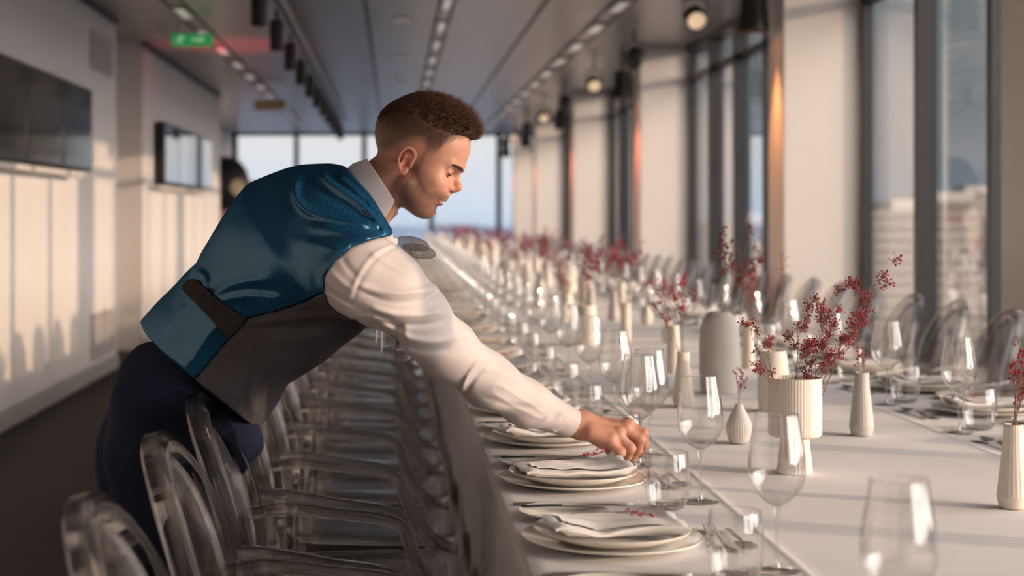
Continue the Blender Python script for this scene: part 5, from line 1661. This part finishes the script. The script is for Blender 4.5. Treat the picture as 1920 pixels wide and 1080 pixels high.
# ---------------- shirt with sleeves and collar
ARMHOLE = [(744, 440), (700, 449), (658, 464), (626, 490), (608, 520), (607, 545), (616, 570), (632, 587), (655, 596), (692, 596), (1000, 640), (1000, 440)]
S_F = Field(axis((-0.30, -0.14, 0.008), (-0.14, 0.40, 0.0031)), axis((2.90, 3.40, 0.0048), (3.40, 3.66, 0.007)), axis((0.80, 1.38, 0.0031)))
torso(S_F, 0.0, upto=7)
S_F.add(*cone(SH_R[0], W(716, 546, 3.09), SH_R[1], 0.075), k=0.03)
chain(S_F, ARM_R, 0.0, 0.03); chain(S_F, ARM_L, 0.0, 0.03)
sleeve_folds = folds([
    ([(655, 556), (672, 515), (700, 478), (738, 458)], 0.0028, 3.8), ([(662, 562), (680, 520), (706, 484), (742, 462)], -0.0024, 3.2),
    ([(668, 535), (720, 548), (770, 548), (815, 540)], 0.0056, 6.0), ([(680, 548), (730, 566), (785, 563), (820, 550)], -0.0040, 4.5),
    ([(690, 575), (740, 590), (790, 590), (828, 582)], 0.0072, 6.8), ([(700, 590), (750, 606), (800, 608), (838, 600)], -0.0056, 6.0),
    ([(705, 600), (770, 635), (830, 640), (870, 625)], 0.0056, 6.8), ([(720, 622), (780, 655), (850, 655)], -0.0032, 6.8),
    ([(866, 728), (880, 700), (905, 668)], 0.0056, 3.8), ([(874, 735), (892, 705), (915, 675)], -0.0048, 4.5),
    ([(690, 470), (740, 500), (790, 520)], 0.0032, 6.0), ([(905, 745), (960, 760), (1010, 765)], -0.0024, 5.2), ([(900, 690), (950, 700), (1000, 728)], 0.0024, 6.0),
    ([(920, 730), (935, 722), (985, 752), (1020, 775), (1016, 785), (970, 765), (925, 738)], 0.0018, 3.2),
    ([(612, 500), (640, 530), (665, 545)], 0.0040, 6.0), ([(610, 540), (640, 560), (668, 572)], -0.0032, 5.2), ([(640, 480), (655, 505), (672, 520)], -0.0032, 5.2)], 3.45)
def shirt_shape(X, Y, Z, F):
    px, py = PXY(X, Y, Z)
    F = F-sleeve_folds(X, Y, Z)
    F = F-0.0009*np.sin(px*0.05+py*0.09)*np.sin(py*0.03-px*0.05+Y*25)*np.clip((px-600)/60, 0, 1)
    # the sleeve ends inside the cuff
    a, b = W(1018, 768, 3.39), W(1067, 792, 3.433)
    d = (b-a).normalized()
    t = (X-b.x)*d.x+(Y-b.y)*d.y+(Z-b.z)*d.z
    near = (np.abs(X-b.x) < 0.08) & (np.abs(Z-b.z) < 0.09)
    F = np.where(near, np.maximum(F, t+0.040), F)
    # end of the left sleeve
    dl = (ARM_L[4][0]-ARM_L[3][0]).normalized(); pl = ARM_L[4][0]
    tl = (X-pl.x)*dl.x+(Y-pl.y)*dl.y+(Z-pl.z)*dl.z
    nl = (np.abs(X-pl.x) < 0.07) & (Y > 3.33) & (np.abs(Z-pl.z) < 0.08)
    F = np.where(nl, np.maximum(F, tl+0.012), F)
    # the shirt lies under the waistcoat outside the armhole
    oa = poly_sd(px, py, ARMHOLE)
    F = F+0.014*np.clip((oa+1)/7, 0, 1)*np.clip((760-px)/15, 0, 1)*(Y < 3.42)
    # below the neck line only
    nb_ = poly_sd(px, py, [(300, 560), (420, 330), (560, 250), (650, 318), (700, 372), (735, 425), (738, 446), (790, 452), (1300, 700), (1300, 900), (900, 900), (690, 640), (560, 690), (500, 750), (330, 620)])
    return smax(F, nb_*3.2/F_PX, 0.003)
S_F.apply(shirt_shape)
me_shirt, _ = S_F.mesh('shirt', M['shirt'], 1)
del S_F
shirt = child('shirt', me_shirt)
# collar: a band round the neck, lying open at the throat
C_F = Field(axis((-0.14, 0.03, 0.0014)), axis((3.13, 3.34, 0.002)), axis((1.24, 1.42, 0.0014)))
ca, cb = W(724, 336, HY+0.003), W(668, 380, HY+0.008)
C_F.add(*cone(ca, cb, 0.0665, 0.076), k=0.004)
def collar_shape(X, Y, Z, F):
    px, py = PXY(X, Y, Z)
    d = (cb-ca).normalized()
    t = (X-ca.x)*d.x+(Y-ca.y)*d.y+(Z-ca.z)*d.z
    L = (cb-ca).length
    r = np.sqrt(np.maximum((X-ca.x)**2+(Y-ca.y)**2+(Z-ca.z)**2-t*t, 0))
    inner = r-(0.0625+0.009*t/L)
    F = np.maximum(F, -inner)
    P_ = poly_sd(px, py, [(648, 318), (662, 306), (689, 297), (716, 338), (742, 378), (747, 398), (744, 420), (738, 438), (718, 412), (690, 362)])
    return smax(F, P_*3.2/F_PX, 0.002)
C_F.apply(collar_shape)
me_col, _ = C_F.mesh('collar', M['shirt'], 3)
child('collar', me_col)
ka, kb = W(1016, 767, 3.388), W(1068, 792.5, 3.434)
cuff = MB(); kd = kb-ka
pf = [(kd*0.02, 0.0345), (kd*0.03, 0.0372), (kd*0.10, 0.0380), (kd*0.35, 0.0374), (kd*0.65, 0.0362), (kd*0.92, 0.0352), (kd*0.96, 0.0354), (kd*0.99, 0.0350), (kd*1.0, 0.0338), (kd*0.97, 0.0325), (kd*0.6, 0.0335), (kd*0.15, 0.0345)]
ks = kd.cross(Vector((0, 0, 1))).normalized(); ku = ks.cross(kd).normalized()
KV = []
for o_, r_ in pf:
    for k in range(40):
        t_ = 2*math.pi*k/40
        rr = r_*(1+0.02*math.sin(2*t_+0.6)+0.012*math.sin(3*t_))
        KV.append(ka+o_+ks*(rr*math.cos(t_))+ku*(rr*0.97*math.sin(t_)))
KF = [(i*40+k, (i+1)*40+k, (i+1)*40+(k+1) % 40, i*40+(k+1) % 40) for i in range(len(pf)-1) for k in range(40)]
cuff.add([(v.x, v.y, v.z) for v in KV], KF)
cuff_o = cuff.build('cuff', M['shirt'], shirt, angle=60)
for px, py in ((1053, 786), (1041, 805), (988, 762)):
    yb = 3.374 if px > 1000 else 3.306
    bt = MB().lathe([(0.0012, 0.0016), (0.0035, 0.0012), (0.0046, 0.0022), (0.0052, 0.0012), (0.0046, 0.0), (0.001, 0.0)], 16, cap_bottom=False).build('cuff_button', M['button'], shirt)
    bt.location = W(px, py, yb); bt.rotation_euler = (math.radians(78), 0, 0)

# ---------------- waistcoat
VX = (axis((-0.60, 0.06, 0.0042)), axis((2.98, 3.72, 0.006)), axis((0.80, 1.44, 0.0042)))
VEST_POLY = [(648, 312), (560, 290), (440, 300), (360, 430), (318, 535), (262, 602), (270, 622), (300, 657), (365, 712), (430, 766), (488, 813), (499, 800), (505, 788), (540, 720), (700, 640), (752, 470), (741, 447), (735, 430), (700, 372)]
SEAM = [(880, 300), (760, 420), (660, 500), (612, 545), (570, 566), (520, 583), (464, 596), (440, 622), (425, 640), (392, 680), (362, 714), (300, 800), (-200, 1300), (-200, 100), (880, 100)]
vest_folds = folds([
    ([(556, 335), (553, 365), (572, 392), (612, 408), (660, 416), (700, 424)], 0.010, 7),
    ([(600, 325), (622, 345), (662, 372), (700, 405), (728, 438)], 0.009, 6), ([(588, 335), (610, 360), (650, 388), (690, 415)], -0.004, 7),
    ([(636, 325), (660, 350), (698, 385), (732, 428)], 0.007, 4), ([(646, 322), (680, 352), (712, 392)], 0.005, 4),
    ([(590, 425), (635, 432), (685, 444), (722, 446)], 0.007, 9), ([(560, 455), (610, 462), (650, 462)], 0.004, 10),
    ([(404, 570), (430, 560), (475, 556), (530, 562)], 0.006, 8), ([(398, 556), (420, 540), (460, 528), (500, 526)], 0.005, 9),
    ([(366, 508), (384, 520), (382, 545), (374, 560)], 0.007, 6),
    ([(350, 568), (334, 590), (308, 622)], 0.006, 9), ([(408, 604), (380, 645), (352, 690)], 0.007, 10),
    ([(470, 606), (540, 598), (600, 594), (640, 598)], 0.005, 8), ([(450, 624), (520, 614), (590, 612)], -0.003, 8), ([(500, 645), (560, 636), (615, 622)], 0.004, 10),
    ([(640, 610), (612, 650), (570, 690)], 0.004, 10), ([(480, 690), (470, 740), (480, 790)], 0.003, 10)], 3.5)
VF = Field(*VX)
torso(VF, 0.009, upto=7)
VF.add(*cone(SH_R[0], W(640, 440, 3.15), SH_R[1]*0.97+0.013, 0.098), k=0.05)
VF.add(*cone(SH_L[0], W(600, 420, 3.38), SH_L[1]*0.95+0.009, 0.095), k=0.05)
VF.add(*cone(W(300, 640, 3.47), W(385, 560, 3.42), 0.055, 0.06, 1.5), k=0.05)      # the tail standing off the back
def vest_all(X, Y, Z, F):
    px, py = PXY(X, Y, Z)
    F = F-1.12*vest_folds(X, Y, Z)
    F = F-0.0012*np.sin(px*0.05+py*0.02)*np.sin(py*0.045-px*0.02)
    F = smax(F, poly_sd(px, py, VEST_POLY)*3.3/F_PX, 0.004)
    arm = poly_sd(px, py, ARMHOLE)*3.1/F_PX
    F = np.where(Y < 3.30, smax(F, -arm, 0.004), F)
    # far armhole for the other arm
    fa = np.sqrt((X-SH_L[0].x-0.02)**2+(Z-SH_L[0].z+0.01)**2)-0.085
    return np.where(Y > 3.42, smax(F, -fa, 0.004), F)
VF.apply(vest_all)
base_vest = VF.F.copy()
def part(fn, name, mat, parent=None):
    VF.F = base_vest.copy(); VF.apply(fn)
    me, _ = VF.mesh(name, mat, 1)
    return child(name, me, parent)
def seam_d(X, Y, Z):
    px, py = PXY(X, Y, Z)
    return poly_sd(px, py, SEAM)*3.2/F_PX
vest_front = part(lambda X, Y, Z, F: smax(F, -seam_d(X, Y, Z)+0.0004, 0.002), 'waistcoat_front', M['charcoal'])
vest_back = part(lambda X, Y, Z, F: smax(F, seam_d(X, Y, Z)+0.0004, 0.002), 'waistcoat_back', M['satin'])
vest_back['label'] = 'shiny blue patterned waistcoat back'
STRAP = [(338, 540), (352, 524), (368, 522), (410, 562), (464, 598), (452, 614), (426, 637), (396, 600), (360, 562)]
def strap_fn(X, Y, Z, F):
    px, py = PXY(X, Y, Z)
    d = poly_sd(px, py, STRAP)*3.3/F_PX
    return np.where(Y < 3.42, np.maximum(smax(F-0.006, d, 0.003), -(F+0.006)), 0.05)
strap = part(strap_fn, 'waistcoat_strap', M['strap'])
bk = MB().sweep([(0.0155*math.cos(2*math.pi*k/28), 0.0125*math.sin(2*math.pi*k/28), 0.002) for k in range(28)], 0.0022, 6, closed=True)
bk.lathe([(0.001, 0.0015), (0.012, 0.002), (0.0135, 0.0)], 20, cap_bottom=False)
bo = bk.build('strap_button', M['shoe'], strap)
bo.location = W(379, 564, 3.262); bo.rotation_euler = (math.radians(80), 0, math.radians(-30))

# ---------------- trousers and shoes
T_F = Field(axis((-0.72, -0.10, 0.007)), axis((3.20, 3.86, 0.008)), axis((0.02, 1.10, 0.008)))
(p, r), (q, s) = TORSO[0], TORSO[1]
T_F.add(*cone(W(328, 738, 3.49), W(372, 690, 3.46), 0.116, 0.112, 1.55), k=0.04)
T_F.add(*cone(W(372, 700, 3.46), W(410, 665, 3.44), 0.118, 0.105, 1.15), k=0.03)
T_F.add(*cone(W(385, 742, 3.45), W(440, 790, 3.43), 0.095, 0.07, 1.2), k=0.04)
T_F.add(*cone(W(296, 748, 3.42), W(300, 770, 3.43), 0.088, 0.09), k=0.05)
T_F.add(*cone(W(290, 748, 3.58), W(292, 770, 3.58), 0.088, 0.09), k=0.05)
T_F.add(*cone(W(415, 770, 3.44), W(446, 802, 3.42), 0.07, 0.05), k=0.05)
T_F.add(*cone(W(440, 808, 3.43), W(340, 980, 3.44), 0.052, 0.075), k=0.05)
chain(T_F, LEG_R, 0.010, 0.05); chain(T_F, LEG_L, 0.010, 0.05)
tr_folds = folds([([(250, 700), (262, 740), (258, 800), (250, 870)], 0.004, 9), ([(300, 718), (345, 735), (400, 755)], 0.004, 3), ([(302, 724), (345, 741), (398, 761)], -0.004, 3),
                  ([(335, 770), (380, 800), (430, 830)], 0.007, 10), ([(320, 800), (360, 830), (420, 850)], -0.005, 9), ([(285, 790), (280, 850), (276, 920)], 0.004, 10), ([(350, 775), (390, 790), (440, 800)], -0.004, 6)], 3.6)
TR_POLY = [(235, 640), (300, 640), (380, 700), (440, 745), (488, 800), (500, 845), (480, 870), (460, 1000), (440, 1700), (-100, 1700), (150, 900)]
def trouser_shape(X, Y, Z, F):
    F = np.maximum(F-tr_folds(X, Y, Z)-0.0025*np.sin(Z*38+X*20)*np.sin(Y*30+Z*12), 0.06-Z)
    return smax(F, poly_sd(*PXY(X, Y, Z), TR_POLY)*3.4/F_PX, 0.012)
T_F.apply(trouser_shape)
me_tr, _ = T_F.mesh('trousers', M['trousers'], 1)
child('trousers', me_tr)
for L in (LEG_R, LEG_L):
    a = L[-1][0]
    SF = Field(axis((a.x-0.14, a.x+0.26, 0.005)), axis((a.y-0.1, a.y+0.1, 0.005)), axis((-0.012, 0.14, 0.004)))
    SF.add(*cone((a.x-0.045, a.y, 0.045), (a.x+0.07, a.y, 0.045), 0.042, 0.047), k=0.02)
    SF.add(*cone((a.x+0.07, a.y, 0.040), (a.x+0.19, a.y-0.01, 0.030), 0.047, 0.034), k=0.02)
    SF.add(*cone((a.x-0.02, a.y, 0.05), (a.x-0.01, a.y, 0.10), 0.045, 0.043), k=0.02)
    SF.apply(lambda X, Y, Z, F: np.maximum(F, 0.002-Z))
    me, _ = SF.mesh('shoe', M['shoe'], 1)
    child('shoe', me)
